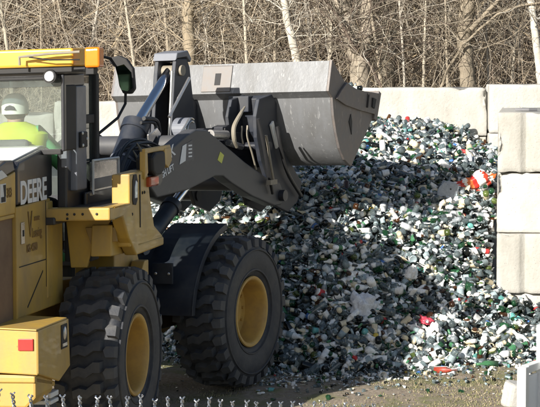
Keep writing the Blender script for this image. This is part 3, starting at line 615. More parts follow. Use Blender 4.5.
for z, rx, ry, cx in ((.44, .155, .22, .0), (.50, .162, .235, .0), (.60, .165, .26, .0), (.68, .135, .265, .0), (.735, .095, .19, .01), (.775, .065, .085, .02)):
    ring.append([(cx + rx * math.cos(a) * (1 if abs(math.cos(a)) else 1), ry * math.sin(a), z) for a in [2 * math.pi * k / 24 for k in range(24)]])
V = [p for r_ in ring for p in r_]
vm.add(V, [(i * 24 + k, i * 24 + (k + 1) % 24, (i + 1) * 24 + (k + 1) % 24, (i + 1) * 24 + k) for i in range(5) for k in range(24)])
vs = vm.build('vest', VEST, op, smooth=True)
MB().tube([(-.150, -.13, .20), (-.160, -.13, .45), (-.16, -.14, .64)], .022, 6).build('reflective_stripe', SILV, vs, smooth=True)
cp = MB(); cp.sphere((.035, 0, .885), .112, .104, .105, 24, 16); keep = MB()
capm = MB()
seg = 24; rg_ = []
for z, r0 in ((.835, 1.), (.90, 1.0), (.94, .9), (.975, .66), (.992, .33), (.995, .02)):
    rg_.append([(.03 + .112 * r0 * math.cos(2 * math.pi * k / seg), .104 * r0 * math.sin(2 * math.pi * k / seg), z) for k in range(seg)])
V = [p for r_ in rg_ for p in r_]
capm.add(V, [(i * seg + k, i * seg + (k + 1) % seg, (i + 1) * seg + (k + 1) % seg, (i + 1) * seg + k) for i in range(5) for k in range(seg)])
capm.prismz([(.10, -.085), (.17, -.075), (.215, -.03), (.215, .03), (.17, .075), (.10, .085)], .853, .863)
cap = capm.build('cap', CAPM, op, smooth=True)
MB().prismx([(-.045, .868), (-.03, .895), (0, .905), (.03, .895), (.045, .868)], -.089, -.080).build('cap_opening', DARKCL, cap)

# ------------------------------------------------------------------ concrete walls
def cblock(L, W, H, groove_end=True, mat=None):
    """ recast concrete block: x = length, y = width; rounded arrises, V grooves in both ends """
    g = .055
    out = [(-L / 2, -W / 2), (L / 2, -W / 2)]
    if groove_end: out += [(L / 2, -g * 1.1), (L / 2 - g * 1.1, 0), (L / 2, g * 1.1)]
    out += [(L / 2, W / 2), (-L / 2, W / 2)]
    if groove_end: out += [(-L / 2, g * 1.1), (-L / 2 + g * 1.1, 0), (-L / 2, -g * 1.1)]
    return MB().prismz(out, 0, H)
from mathutils import noise as mn
def roughen(o, seed):
    me = o.data; bm = bmesh.new(); bm.from_mesh(me)
    bmesh.ops.bevel(bm, geom=list(bm.edges), offset=.012, segments=1, affect='EDGES', profile=.6)
    for _ in range(5):
        lo = [e for e in bm.edges if e.calc_length() > .07]
        if not lo: break
        bmesh.ops.subdivide_edges(bm, edges=lo, cuts=1, use_grid_fill=True)
    bmesh.ops.triangulate(bm, faces=[f for f in bm.faces if len(f.verts) > 4])
    bm.normal_update(); sv = Vector((seed, seed * .7, seed * 1.3))
    b = [[min(v.co[i] for v in bm.verts), max(v.co[i] for v in bm.verts)] for i in range(3)]
    mv = []
    for v in bm.verts:
        near = sorted(min(v.co[i] - b[i][0], b[i][1] - v.co[i]) for i in range(3))[1]      # distance to the nearest arris
        d = .002 * mn.noise(v.co * 11 + sv) + .002 * mn.noise(v.co * 2.5 + sv)
        if near < .06: d -= max(0, mn.noise(v.co * 4.5 + sv * 2) - .15) * .11 * (1 - near / .06)
        mv.append(v.co + v.normal * d)
    for v, c in zip(bm.verts, mv): v.co = c
    bm.to_mesh(me); bm.free(); me.polygons.foreach_set('use_smooth', [True] * len(me.polygons))
def place_block(x, y, z, rz, L, W, H, mat, label, group, groove=True, name='concrete_block', tilt=0.):
    o = cblock(L, W, H, groove).build(name, mat, None); roughen(o, x * 3.1 + z * 7.7 + y)
    o.location = (x, y, z); o.rotation_euler = (0, tilt, rz); tag(o, label, 'concrete block', group); return o
H0 = .667
# right stack: courses 1 and 3 (from the top) lie end-on, 2 and 4 lie along the wall
base = Vector((2.50, 21.3, 0)); ang = R(-8)
ex = Vector((math.cos(ang), math.sin(ang), 0)); ey = Vector((-math.sin(ang), math.cos(ang), 0))
course_words = ['bottom', 'second', 'third', 'top']
for c in range(4):
    z = -.03 + c * H0
    if c in (1, 3):
        for k in range(4):
            ctr = base + ex * (.315 + k * .635) + ey * (1.0 - .05)
            w = ['at the wall corner', 'second from the corner', 'third from the corner', 'fourth from the corner'][k]
            place_block(ctr.x, ctr.y, z, ang + R(90), 2.0, .62, H0 - .006, CONCG, 'grey end-on concrete block with vertical groove, %s course, %s' % ('top' if c == 3 else 'second lowest', w), 'stacked concrete blocks right of the pile')
    else:
        for k in range(2):
            ctr = base + ex * (1.0 + k * 2.02) + ey * .36
            place_block(ctr.x, ctr.y, z, ang, 2.0, .68, H0 - .006, CONC, 'cream concrete block laid lengthwise, %s course %s' % ('bottom' if c == 0 else 'third', 'beside the glass pile' if k == 0 else 'farther right of the pile'), 'stacked concrete blocks right of the pile')
            c2 = base + ex * (1.0 + k * 2.02) + ey * 1.3
            place_block(c2.x, c2.y, z, ang, 2.0, .9, H0 - .008, CONC, 'cream rear row concrete block, %s course %s' % ('bottom' if c == 0 else 'third', 'beside the glass pile' if k == 0 else 'farther right of the pile'), 'stacked concrete blocks right of the pile')
# small grey plate lying on top
pl_ = MB().prismz([(-.12, -.05), (.0, .09), (.10, .06), (.13, -.06), (.03, -.1)], 0, .03).build('slate_piece', surf('slate_grey', (.16, .16, .17), .7), None, bevel=.004)
pl_.location = (2.86, 21.75, 2.636); tag(pl_, 'small dark grey slab lying on the top right concrete block', 'stone slab')
# back wall
yb = 27.25
def back(xl, xr, ztop, word, y=yb, rz=0, n=4):
    L = xr - xl
    for c in range(n):
        z = ztop - (n - c) * .675
        lab = 'pale concrete block in the back wall, %s, %s course' % (word, ['bottom', 'second', 'third', 'top'][c] if n == 4 else ['bottom', 'second', 'third'][c])
        o = place_block((xl + xr) / 2 + random.uniform(-.01, .01), y + random.uniform(-.015, .015), z, rz, L - .012, .62, .669, CONC, lab, 'back wall blocks behind the pile', groove=True)
back(3.03, 5.02, 2.855, 'right end behind the grooved stack', y=27.1)
back(1.03, 3.02, 2.81, 'above the pile right of the bucket')
back(-.98, 1.02, 2.80, 'behind the raised bucket')
back(-3.0, -.99, 2.62, 'behind the boom')
back(-5.02, -3.01, 2.45, 'behind the loader cab')
back(-7.03, -5.03, 2.45, 'far left behind the loader')
back(5.03, 7.03, 2.84, 'far right beyond the grooved stack')

# ------------------------------------------------------------------ white panel and post at right
wg = empty('white_gate', (1.86, 14.1, 0)); d = Vector((.5, .866, 0)); nr = Vector((.866, -.5, 0)); up = Vector((0, 0, 1))
wg_l = tag(wg, 'white sheet metal gate leaf beside its post at the right edge of the yard', 'gate')
MB().obox(d * .9 + up * .50, d, nr, up, .86, .012, .40).build('gate_panel', PANELW, wg, bevel=.006)
MB().obox(d * .0 + up * .49, d, nr, up, .035, .035, .49).obox(d * .9 + up * .955, d, nr, up, .87, .03, .03).obox(d * .9 + up * .07, d, nr, up, .87, .03, .03).obox(d * 1.8 + up * .49, d, nr, up, .035, .035, .49).build('gate_frame', WHITEP, wg, bevel=.006)
MB().obox(d * .29 + nr * .03 + up * .62, d, nr, up, .035, .035, .64).build('gate_post', PANELW, wg, bevel=.008)
rb_ = MB().prismz([(-.09, -.12), (.07, -.13), (.12, -.02), (.08, .1), (-.06, .12), (-.11, .02)], -.02, .22).build('rubble_block', CONC, None, bevel=.03, seg=2)
rb_.location = (2.26, 17.9, 0); rb_.rotation_euler = (.1, .15, .3); tag(rb_, 'pale lump of concrete on the grass beside the white gate', 'rubble')

# ------------------------------------------------------------------ chain link fence
fence = empty('chain_link_fence', (-.66, 4.71, float(ground_z(-.66, 4.71))))
tag(fence, 'galvanised chain link fence with twisted wire barbs along the bottom of the view', 'fence')
fd = Vector((.5, .866)); p0 = Vector((-.66, 4.71)); fo_ = Vector(fence.location)
def ftop(t): return 2.453 - .176 * max(t, -2)
wires = MB()
sp_ = .070
for k in range(-14, 72):
    t0 = k * sp_; 
    x0, y0 = p0 + fd * t0; zt = ftop(t0) - .052
    zb = max(float(ground_z(x0, y0)) + .02, zt - 1.55)
    n = int((zt - zb) / .035)
    jt = random.uniform(-.006, .006)
    pa = []
    for i in range(n):
        s = (.5 if i % 2 else 0) * sp_ + .0
        q = p0 + fd * (t0 + s - sp_ * .25); pa.append(Vector((q.x, q.y, zt - i * .035)) - fo_)
    wires.tube(pa, .0017, 4, False)
    pa = []
    for i in range(n):
        s = (-.5 if i % 2 else 0) * sp_
        q = p0 + fd * (t0 + s - sp_ * .25 + sp_ * .0); pa.append(Vector((q.x, q.y, zt - i * .035)) - fo_ + Vector((.003, -.002, 0)))
    wires.tube(pa, .0017, 4, False)
    hgt = random.uniform(.040, .052); tip_lean = random.uniform(-.010, .012); ph0 = random.uniform(0, 3)
    q = p0 + fd * (t0 - sp_ * .25)
    bars = MB()
    for ph in (0, math.pi):
        pa = []
        for i in range(15):
            u = i / 14; a = ph + ph0 + u * 11; rr = .0034 + (.0035 if u > .9 else 0)
            off = fd * (rr * math.cos(a) + tip_lean * u)
            pa.append(Vector((q.x + off.x + rr * math.sin(a) * .8, q.y + off.y - rr * math.sin(a) * .5, zt + hgt * u)) - fo_)
        bars.tube(pa, .0023, 5)
    bars.build('twisted_barb', GALV, fence, smooth=True)
wires.build('wire_mesh', GALV, fence, smooth=True)
tw = MB(); tw.tube([Vector((*(p0 + fd * t), ftop(t) - .13)) - fo_ for t in (-1, 0, 1, 2, 3, 4, 5)], .002, 5); tw.build('tension_wire', GALV, fence)
for t in (-.98, 4.9):
    q = p0 + fd * t; zt = ftop(t) - .08; zg = float(ground_z(q.x, q.y)); MB().cyl(Vector((q.x + .03, q.y - .02, zg - .1)) - fo_, Vector((q.x + .03, q.y - .02, zt)) - fo_, .028).build('fence_post', GALV, fence, smooth=True)

# ------------------------------------------------------------------ glass pile
def pile_z(x, y):
    x = np.asarray(x, float); y = np.asarray(y, float)
    d = y - foot_line(x)
    prof = np.where(d > 0, 2.46 * (1 - np.exp(-np.maximum(d, 0) / 2.15)), d * .35)
    rise = np.interp(x, [-6, -3, -1, 0, 1.2, 2.2, 3.2, 5], [.72, .84, .92, .97, 1.0, .96, .80, .5])
    lump = .09 * sn(x, y, 1.5, .7) + .05 * sn(x, y, 3.7, 2.2) + .02 * sn(x, y, 9., 1.2)
    return prof * rise + lump * np.clip(d / .8, 0, 1) - .02
def tint_mat(name, rough=.2, spec=.7, trans=0.):
    m, n, l, p = nt_mat(name)
    a = n.new('ShaderNodeVertexColor'); a.layer_name = 'tint'
    tc = n.new('ShaderNodeTexCoord'); nz = n.new('ShaderNodeTexNoise'); nz.inputs['Scale'].default_value = 55; nz.inputs['Detail'].default_value = 4
    l.new(tc.outputs['Object'], nz.inputs['Vector'])
    mr = n.new('ShaderNodeMapRange'); mr.inputs['To Min'].default_value = .55; mr.inputs['To Max'].default_value = 1.35; l.new(nz.outputs['Fac'], mr.inputs[0])
    mx = n.new('ShaderNodeVectorMath'); mx.operation = 'SCALE'; l.new(a.outputs['Color'], mx.inputs[0]); l.new(mr.outputs[0], mx.inputs['Scale'])
    l.new(mx.outputs[0], p.inputs['Base Color']); p.inputs['Roughness'].default_value = rough; p.inputs['Specular IOR Level'].default_value = spec
    l.new(a.outputs['Alpha'], p.inputs['Roughness'])
    if trans:
        lt = n.new('ShaderNodeMath'); lt.operation = 'LESS_THAN'; lt.inputs[1].default_value = .18; l.new(a.outputs['Alpha'], lt.inputs[0])
        tm = n.new('ShaderNodeMath'); tm.operation = 'MULTIPLY'; tm.inputs[1].default_value = trans; l.new(lt.outputs[0], tm.inputs[0]); l.new(tm.outputs[0], p.inputs['Transmission Weight'])
        p.inputs['IOR'].default_value = 1.45
    return m
PILEM = tint_mat('glass_and_plastic_waste', trans=.72)
# templates: V, faces, band per face (0 body, 1 accent)
def lathe_t(prof, seg, bands, jag=0.):
    V = []; F = []; B = []
    for r, z in prof:
        for k in range(seg):
            a = 2 * math.pi * k / seg; V.append((r * math.cos(a), r * math.sin(a), z + (jag * random.uniform(-1, 1) if (jag and (r, z) == prof[-1]) else 0)))
    for i in range(len(prof) - 1):
        for k in range(seg):
            F.append((i * seg + k, i * seg + (k + 1) % seg, (i + 1) * seg + (k + 1) % seg, (i + 1) * seg + k)); B.append(bands[i])
    return np.array(V), F, B
def centre(t): V, F, B = t; return V - (V.max(0) + V.min(0)) / 2, F, B
TM = {}
TM['bottle'] = centre(lathe_t([(.002, 0), (.033, 0), (.036, .02), (.036, .05), (.0365, .05), (.0365, .12), (.036, .12), (.035, .15), (.014, .19), (.013, .235), (.002, .236)], 9, [0, 0, 0, 0, 1, 0, 0, 0, 0, 2]))
TM['long_bottle'] = centre(lathe_t([(.002, 0), (.036, 0), (.038, .02), (.038, .06), (.0385, .15), (.038, .19), (.03, .215), (.014, .24), (.013, .30), (.002, .301)], 9, [0, 0, 0, 1, 0, 0, 0, 2, 2]))
TM['jar'] = centre(lathe_t([(.002, 0), (.038, 0), (.042, .01), (.042, .085), (.036, .10), (.036, .10), (.038, .101), (.038, .12), (.002, .121)], 10, [0, 0, 1, 0, 0, 2, 2, 2]))
TM['can'] = centre(lathe_t([(.002, .004), (.026, .004), (.033, .012), (.033, .108), (.027, .119), (.025, .116), (.002, .116)], 10, [2, 2, 0, 2, 2, 2]))
TM['broken_bottle'] = centre(lathe_t([(.002, 0), (.035, 0), (.037, .02), (.037, .10)], 9, [0, 0, 1], jag=.03))
TM['tub'] = centre(lathe_t([(.002, 0), (.045, 0), (.055, .09), (.059, .092), (.059, .098), (.05, .095), (.042, .01), (.002, .008)], 10, [0, 0, 2, 2, 2, 0, 0]))
def shard_t(w, h, cv, th=.004):
    V = []; n = 4
    for s_ in (0, 1):
        for i in range(n):
            a = (i / (n - 1) - .5) * cv; rr = w / cv - s_ * th
            for j, zz in enumerate((-h / 2 * random.uniform(.6, 1), h / 2 * random.uniform(.5, 1))): V.append((rr * math.sin(a), rr * math.cos(a) - w / cv, zz))
    F = []; 
    for i in range(n - 1):
        a = 2 * i; F.append((a, a + 2, a + 3, a + 1)); b_ = a + 2 * n; F.append((b_, b_ + 1, b_ + 3, b_ + 2)); F.append((a, b_, b_ + 2, a + 2)); F.append((a + 1, a + 3, b_ + 3, b_ + 1))
    F.append((0, 1, 1 + 2 * n, 2 * n)); e_ = 2 * (n - 1); F.append((e_, e_ + 2 * n, e_ + 1 + 2 * n, e_ + 1))
    return np.array(V), F, [0] * len(F)
TM['shard'] = centre(shard_t(.07, .08, 1.6)); TM['shard_b'] = centre(shard_t(.05, .06, .9)); TM['shard_c'] = centre(shard_t(.09, .05, 2.3))
def lump_t(sx, sy, sz, jit, seed):
    rr = random.Random(seed); bm = bmesh.new(); bmesh.ops.create_cube(bm, size=1); bmesh.ops.subdivide_edges(bm, edges=bm.edges, cuts=2, use_grid_fill=True)
    for v in bm.verts:
        c = v.co; q = c.normalized() * .62; c2 = c.lerp(q, .35)
        v.co = Vector((c2.x * sx + rr.uniform(-jit, jit) * sx, c2.y * sy + rr.uniform(-jit, jit) * sy, c2.z * sz + rr.uniform(-jit, jit) * sz))
    bmesh.ops.triangulate(bm, faces=bm.faces)
    bm.verts.ensure_lookup_table(); V = np.array([v.co[:] for v in bm.verts]); F = [tuple(v.index for v in f.verts) for f in bm.faces]; bm.free(); return V, F, [0] * len(F)
TM['crushed_carton'] = lump_t(.07, .10, .045, .10, 1); TM['crumpled_bag'] = lump_t(.13, .10, .06, .16, 2); TM['plastic_jug'] = centre(lathe_t([(.002, 0), (.045, 0), (.055, .02), (.055, .11), (.05, .13), (.02, .17), (.02, .195), (.002, .196)], 8, [0, 0, 0, 0, 0, 2, 2]))
TM['crumpled_bag'] = lump_t(.10, .08, .03, .2, 2)
COLS = dict(clear=(.28, .35, .37), white=(.80, .80, .77), green=(.045, .17, .075), olive=(.22, .30, .08), brown=(.16, .07, .03), dark=(.02, .025, .022), grey=(.27, .30, .32), pale=(.50, .53, .54), red=(.55, .04, .04), blue=(.06, .16, .42), cream=(.62, .54, .38), teal=(.12, .34, .32), yellow=(.62, .45, .06))
CW = dict(clear=.40, white=.15, green=.11, olive=.025, brown=.035, dark=.20, grey=.04, pale=.03, red=.003, blue=.0025, cream=.035, teal=.012, yellow=.002)
cn = list(COLS); cw_ = np.array([CW[q] for q in cn]); cw_ /= cw_.sum()
kn = ['bottle', 'long_bottle', 'jar', 'can', 'broken_bottle', 'tub', 'shard', 'shard_b', 'shard_c', 'crushed_carton', 'crumpled_bag', 'plastic_jug']
kw = np.array([.32, .13, .07, .04, .15, .012, .13, .10, .07, .03, .006, .002]); kw /= kw.sum()

# candidates on the pile surface
NI = 38000
px_ = rng.uniform(-4.2, 4.3, NI * 2); dd_ = rng.uniform(0, 1, NI * 2) ** 1.25 * 7.4 - .05; py_ = foot_line(px_) + dd_
def in_block(x, y):
    u = (x - base.x) * ex.x + (y - base.y) * ex.y; v = (x - base.x) * ey.x + (y - base.y) * ey.y
    return (u > -.07) & (v > -.06)
ok = (py_ < 26.9) & ~in_block(px_, py_)
px_, py_ = px_[ok][:NI], py_[ok][:NI]; NI = len(px_)
kk = rng.choice(len(kn), NI, p=kw); ck = rng.choice(len(cn), NI, p=cw_); sc_ = rng.uniform(.55, 1.05, NI) + (rng.random(NI) < .12) * rng.uniform(.05, .35, NI)
pz_ = pile_z(px_, py_) + rng.uniform(-.10, .045, NI)
rot = []
for i in range(NI):
    e = Euler((random.gauss(math.pi / 2, .55), random.gauss(0, .5), random.uniform(0, 6.283)))
    rot.append(np.array((Euler((0, 0, e.z)).to_matrix() @ Euler((e.x, e.y, random.uniform(0, 6.28))).to_matrix())))
rot = np.array(rot)
# loose scatter in front of the foot
NS = 3200
sx_ = rng.uniform(-3.0, 3.6, NS); sy_ = foot_line(sx_) - rng.exponential(.42, NS)
okk = ~in_block(sx_, sy_) & (sy_ > 17.5); sx_, sy_ = sx_[okk], sy_[okk]; NS = len(sx_)
px_ = np.concatenate([px_, sx_]); py_ = np.concatenate([py_, sy_]); pz_ = np.concatenate([pz_, ground_z(sx_, sy_) + .012])
kk = np.concatenate([kk, rng.choice([6, 7, 8, 9, 4], NS)]); ck = np.concatenate([ck, rng.choice(len(cn), NS, p=cw_)]); sc_ = np.concatenate([sc_, rng.uniform(.12, .62, NS)])
rr_ = []
for i in range(NS): rr_.append(np.array(Euler((random.gauss(math.pi / 2, .2), 0, random.uniform(0, 6.28))).to_matrix()))
rot = np.concatenate([rot, np.array(rr_)]); NT = len(px_)
# accent colours: label band and cap
def accents():
    lab_ = COLS[random.choice(['white', 'white', 'white', 'cream', 'cream', 'grey', 'clear', 'clear', 'pale', 'dark', 'green', 'white', 'cream', 'pale', 'grey', 'white', 'clear', 'clear', 'clear', 'white', 'white'] + (['red', 'blue'] if random.random() < .25 else []))]
    cap_ = COLS[random.choice(['white', 'grey', 'dark', 'dark', 'grey', 'clear', 'clear', 'green', 'cream'])]
    return lab_, cap_
ROUGH = dict(clear=.06, white=.5, green=.07, olive=.15, brown=.08, dark=.15, grey=.3, pale=.35, red=.45, blue=.4, cream=.6, teal=.2, yellow=.5)
TP = {}
for k, (V, F, B) in TM.items():
    TP[k] = (V, np.array([j for f in F for j in f]), np.array([len(f) for f in F]), np.array(B))
def face_cols(k, c, lab_, cap_, has_label, v=1.):
    B = TP[k][3]; base_ = np.array([*[min(q * v, .9) for q in COLS[c]], ROUGH[c]])
    out = np.tile(base_, (len(B), 1))
    if has_label: out[B == 1] = (*lab_, .6)
    if k in ('bottle', 'long_bottle', 'jar', 'can', 'tub'): out[B == 2] = (*cap_, .35)
    return out
# choose the individuals: visible, large, nearest
shadow_hide = (px_ > .12) & (px_ < 3.1)
big = np.isin(kk, [kn.index(q) for q in ('bottle', 'long_bottle', 'jar', 'can', 'broken_bottle', 'tub', 'plastic_jug', 'crushed_carton')])
top_ = (pz_ > pile_z(px_, py_) - .01) & (np.arange(NT) < NI)
cand = np.where(shadow_hide & big & top_ & (py_ - foot_line(px_) > .02) & ~in_block(px_, py_ + .1))[0]
near = cand[np.argsort(py_[cand] - .25 * sc_[cand])][:296]
isind = np.zeros(NT, bool); isind[near] = True
def mass(idx, name):
    Vs = []; Is = []; Ts = []; Cs = []; off = 0
    for i in idx:
        V, I, T, B = TP[kn[kk[i]]]; c = cn[ck[i]]
        sq = np.array([1, random.uniform(.3, 1), random.uniform(.7, 1)]) if random.random() < .7 else 1
        W = (V * sc_[i] * sq) @ rot[i].T + np.array([px_[i], py_[i], pz_[i]])
        Vs.append(W); Is.append(I + off); Ts.append(T); off += len(V)
        l_, c_ = accents(); Cs.append(face_cols(kn[kk[i]], c, l_, c_, random.random() < .6, random.uniform(.75, 1.2)))
    me = bpy.data.meshes.new(name); fast_mesh(me, np.concatenate(Vs), np.concatenate(Is), np.concatenate(Ts), np.concatenate(Cs))
    me.materials.append(PILEM); o = bpy.data.objects.new(name, me); C.objects.link(o); return o
tag(mass(np.where(~isind)[0], 'glass_waste'), 'heap of mixed bottles, jars and broken glass against the concrete walls', 'glass waste', kind='stuff')
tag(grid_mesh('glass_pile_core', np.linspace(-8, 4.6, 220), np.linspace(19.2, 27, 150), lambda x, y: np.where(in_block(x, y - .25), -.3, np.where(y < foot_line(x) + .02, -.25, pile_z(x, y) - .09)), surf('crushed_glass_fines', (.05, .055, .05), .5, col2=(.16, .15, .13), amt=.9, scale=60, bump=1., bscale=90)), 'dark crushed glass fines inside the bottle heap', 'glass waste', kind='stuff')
# individuals share one mesh per kind and colour
cache = {}
NAME = dict(bottle='glass_bottle', long_bottle='wine_bottle', jar='glass_jar', can='drink_can', broken_bottle='broken_bottle', tub='plastic_tub', crushed_carton='crushed_carton', plastic_jug='plastic_jug')
ADJ = dict(clear='clear', white='white', green='green', olive='olive green', brown='brown', dark='near-black', grey='grey', pale='pale grey', red='red', blue='blue', cream='cream', teal='pale teal', yellow='yellow')
def zone(x, y):
    dfoot = y - foot_line(x)
    hz = 'beside the front tyre' if x < .55 else ('left of the pale sack' if x < .9 else ('right of the pale sack' if x < 1.4 else ('in the sunlit part' if x < 2.1 else 'near the block stack')))
    vz = 'at the heap edge' if dfoot < .18 else ('low on the heap' if dfoot < .45 else 'just above the heap foot')
    return vz + ', ' + hz
for i in near:
    k = kn[kk[i]]; c = cn[ck[i]]; v = int(sc_[i] * 1000) % 3; key = (k, c, v)
    if key not in cache:
        V, I, T, B = TP[k]; l_, c_ = accents(); me = bpy.data.meshes.new(NAME[k]); fast_mesh(me, V, I, T, face_cols(k, c, l_, c_, v != 1)); me.materials.append(PILEM); cache[key] = me
    o = bpy.data.objects.new(NAME[k], cache[key]); C.objects.link(o)
    o.matrix_world = Matrix.Translation((px_[i], py_[i], pz_[i])) @ Matrix(rot[i].tolist()).to_4x4() @ Matrix.Scale(float(sc_[i]), 4)
    nmw = NAME[k].replace('_', ' ').replace('glass bottle', 'glass bottle')
    tag(o, '%s %s lying %s' % (ADJ[c], nmw, zone(px_[i], py_[i])), NAME[k].split('_')[-1], 'bottles, jars and cans at the foot of the heap')
def crumple_t(sx, sy, sz, seed, k=2.2, amp=.30):
    bm = bmesh.new(); bmesh.ops.create_cube(bm, size=1); bmesh.ops.subdivide_edges(bm, edges=bm.edges, cuts=9, use_grid_fill=True); sv = Vector((seed, seed * 2.3, seed * .7))
    for v in bm.verts:
        q = v.co.lerp(v.co.normalized() * .6, .45); d = abs(mn.noise(q * k + sv)) - .25 + .45 * (abs(mn.noise(q * k * 2.6 + sv)) - .2)
        q = q * (1 + d * amp * 3); v.co = Vector((q.x * sx, q.y * sy, q.z * sz * (1 - .35 * q.x)))
    bmesh.ops.triangulate(bm, faces=bm.faces); bm.verts.ensure_lookup_table(); V = np.array([v.co[:] for v in bm.verts]); F = [tuple(v.index for v in f.verts) for f in bm.faces]; bm.free(); return V, F, [0] * len(F)
# special pieces one can pick out
def special(name, T, x, y, dz, sc, rotv, cols, label, cat):
    V, F, B = T; me = bpy.data.meshes.new(name); col = np.array([[*cols[int((V[list(f)].mean(0)[0] - V[:, 0].min()) / (np.ptp(V[:, 0]) + 1e-6) * 1.9 * len(cols)) % len(cols)], .5] for f in F])
    fast_mesh(me, V, np.array([j for f in F for j in f]), np.array([len(f) for f in F]), col); me.materials.append(PILEM)
    o = bpy.data.objects.new(name, me); C.objects.link(o); z = float(pile_z(x, y)) if y > foot_line(x) else float(ground_z(x, y))
    o.matrix_world = Matrix.Translation((x, y, z + dz)) @ Euler(rotv).to_matrix().to_4x4() @ Matrix.Diagonal((*sc, 1)); tag(o, label, cat); return o
special('printed_carton', crumple_t(.42, .12, .20, 21), 2.40, 22.9, .07, (1, 1, 1), (.3, -.45, .15), [(.80, .78, .74), (.80, .78, .74), (.58, .05, .02), (.80, .78, .74), (.66, .16, .04), (.60, .03, .02)], 'red and white printed carton lying high on the heap beside the block stack', 'carton')
special('plastic_sack', crumple_t(.26, .14, .24, 22), .99, 20.28, .06, (1, 1, 1), (.2, .1, .5), [(.62, .64, .68)], 'pale grey crumpled plastic sack low in the shaded part of the heap', 'sack')
special('grey_board', crumple_t(.22, .05, .24, 23, 1.5, .15), 2.08, 22.55, .06, (1, 1, 1), (-.3, .3, .1), [(.30, .33, .36)], 'flat grey board leaning on the heap left of the printed carton', 'board')
special('red_tub', crumple_t(.13, .10, .07, 24), 1.66, 20.4, .06, (1, 1, 1), (.2, .3, .4), [(.62, .06, .10)], 'crushed red tub at the sunlit foot of the heap', 'tub')
special('white_jug', crumple_t(.12, .12, .15, 25), 1.73, 20.3, .05, (1, 1, 1), (.9, .2, .8), [(.80, .80, .78)], 'white plastic jug next to the crushed red tub', 'jug')
special('white_jug', crumple_t(.13, .11, .18, 26), 1.52, 20.9, .06, (1, 1, 1), (.5, .7, .2), [(.82, .82, .80)], 'large white plastic jug in the sun above the crushed red tub', 'jug')
special('brown_bottle_piece', centre(lathe_t([(.002, 0), (.04, 0), (.04, .13), (.016, .18), (.016, .24), (.002, .24)], 12, [0] * 5)), 1.80, 19.62, .03, (1, 1, 1), (1.5, 0, 1.2), [(.30, .04, .02), (.10, .03, .02), (.55, .5, .5)], 'dark red-brown bottle lying apart on the grass in front of the heap', 'bottle')
special('green_bottle', centre(lathe_t([(.002, 0), (.038, 0), (.038, .14), (.015, .19), (.014, .25), (.002, .25)], 12, [0] * 5)), 2.25, 19.95, .03, (1, 1, 1), (1.5, 0, -1.1), [(.05, .17, .07)], 'green bottle lying on the grass right of the dark red-brown one', 'bottle')
special('white_cup', centre(lathe_t([(.002, 0), (.03, 0), (.042, .10), (.038, .10), (.028, .01), (.002, .01)], 12, [0] * 5)), 1.13, 19.45, .03, (1, 1, 1), (1.4, 0, .4), [(.8, .79, .74)], 'small white cup on the grass at the edge of the loader shadow', 'cup')

# rubbish lying in the bucket
bx_ = rng.uniform(-1.2, 1.2, 420); bt = rng.uniform(0, 1, 420)
Vs = []; Is = []; Ts = []; Cs = []; off = 0
LM = np.array(RT @ FM)
for y, t in zip(bx_, bt):
    k = kn[rng.choice(len(kn), p=kw)]; V, I, T, B = TP[k]
    x = 1.95 + t * .83; zt_ = 2.92 - .19 * t ** .7 - (.16 if y > -.3 else 0) * 0
    zt_ = np.interp(x, [1.95, 2.2, 2.78], [2.94, 2.88, 2.83]) + rng.uniform(-.05, .05)
    W = (V * rng.uniform(.6, 1.0)) @ np.array(Euler((rng.uniform(0, 6), rng.uniform(0, 6), 0)).to_matrix()).T + np.array([x, y * (1.0), zt_])
    W = (LM @ np.concatenate([W, np.ones((len(W), 1))], 1).T).T[:, :3]
    Vs.append(W); Is.append(I + off); Ts.append(T); off += len(V); l_, c_ = accents(); Cs.append(face_cols(k, cn[rng.choice(len(cn), p=cw_)], l_, c_, True))
me = bpy.data.meshes.new('bucket_load'); fast_mesh(me, np.concatenate(Vs), np.concatenate(Is), np.concatenate(Ts), np.concatenate(Cs)); me.materials.append(PILEM)
o = bpy.data.objects.new('bucket_load', me); C.objects.link(o); tag(o, 'broken glass and bottles filling the raised loader bucket', 'glass waste', kind='stuff')
MB().prism([(1.66, 2.6), (1.95, 2.80), (2.3, 2.78), (2.72, 2.74), (2.62, 2.52), (2.10, 2.10), (1.8, 2.3)], -1.27, 1.27).build('bucket_fill', surf('fines_in_bucket', (.06, .06, .055), .6), bucket, M=FM)

# ------------------------------------------------------------------ grass tufts
def blades(n, xr, yr, name, label, h=(.008, .03), col=None, mask=None):
    x = rng.uniform(*xr, n); y = rng.uniform(*yr, n)
    k = mask(x, y) if mask else np.ones(n, bool); x, y = x[k], y[k]; n = len(x)
    z = ground_z(x, y) - .003; hh = rng.uniform(*h, n); a = rng.uniform(0, 6.283, n); w = rng.uniform(.0025, .006, n); le = rng.uniform(.1, .9, n) * hh
    la = rng.uniform(0, 6.283, n)
    P = np.stack([x, y, z], 1); s = np.stack([np.cos(a) * w, np.sin(a) * w, np.zeros(n)], 1); t = np.stack([np.cos(la) * le, np.sin(la) * le, hh], 1)
    m_ = P + t * np.array([.35, .35, .6])
    V = np.stack([P - s, P + s, m_ + s * .7, m_ - s * .7, P + t], 1).reshape(-1, 3)
    b0 = np.arange(n) * 5
    idx = np.stack([b0, b0 + 1, b0 + 2, b0 + 3, b0 + 3, b0 + 2, b0 + 4], 1).ravel(); tot = np.tile([4, 3], n)
    cc = np.array(col)[rng.integers(0, len(col), n)] * rng.uniform(.7, 1.25, (n, 1)); cc = np.concatenate([np.repeat(cc, 2, 0), np.full((2 * n, 1), .8)], 1)
    me = bpy.data.meshes.new(name); fast_mesh(me, V, idx, tot, cc); me.materials.append(PILEM)
    o = bpy.data.objects.new(name, me); C.objects.link(o); tag(o, label, 'grass', kind='stuff')
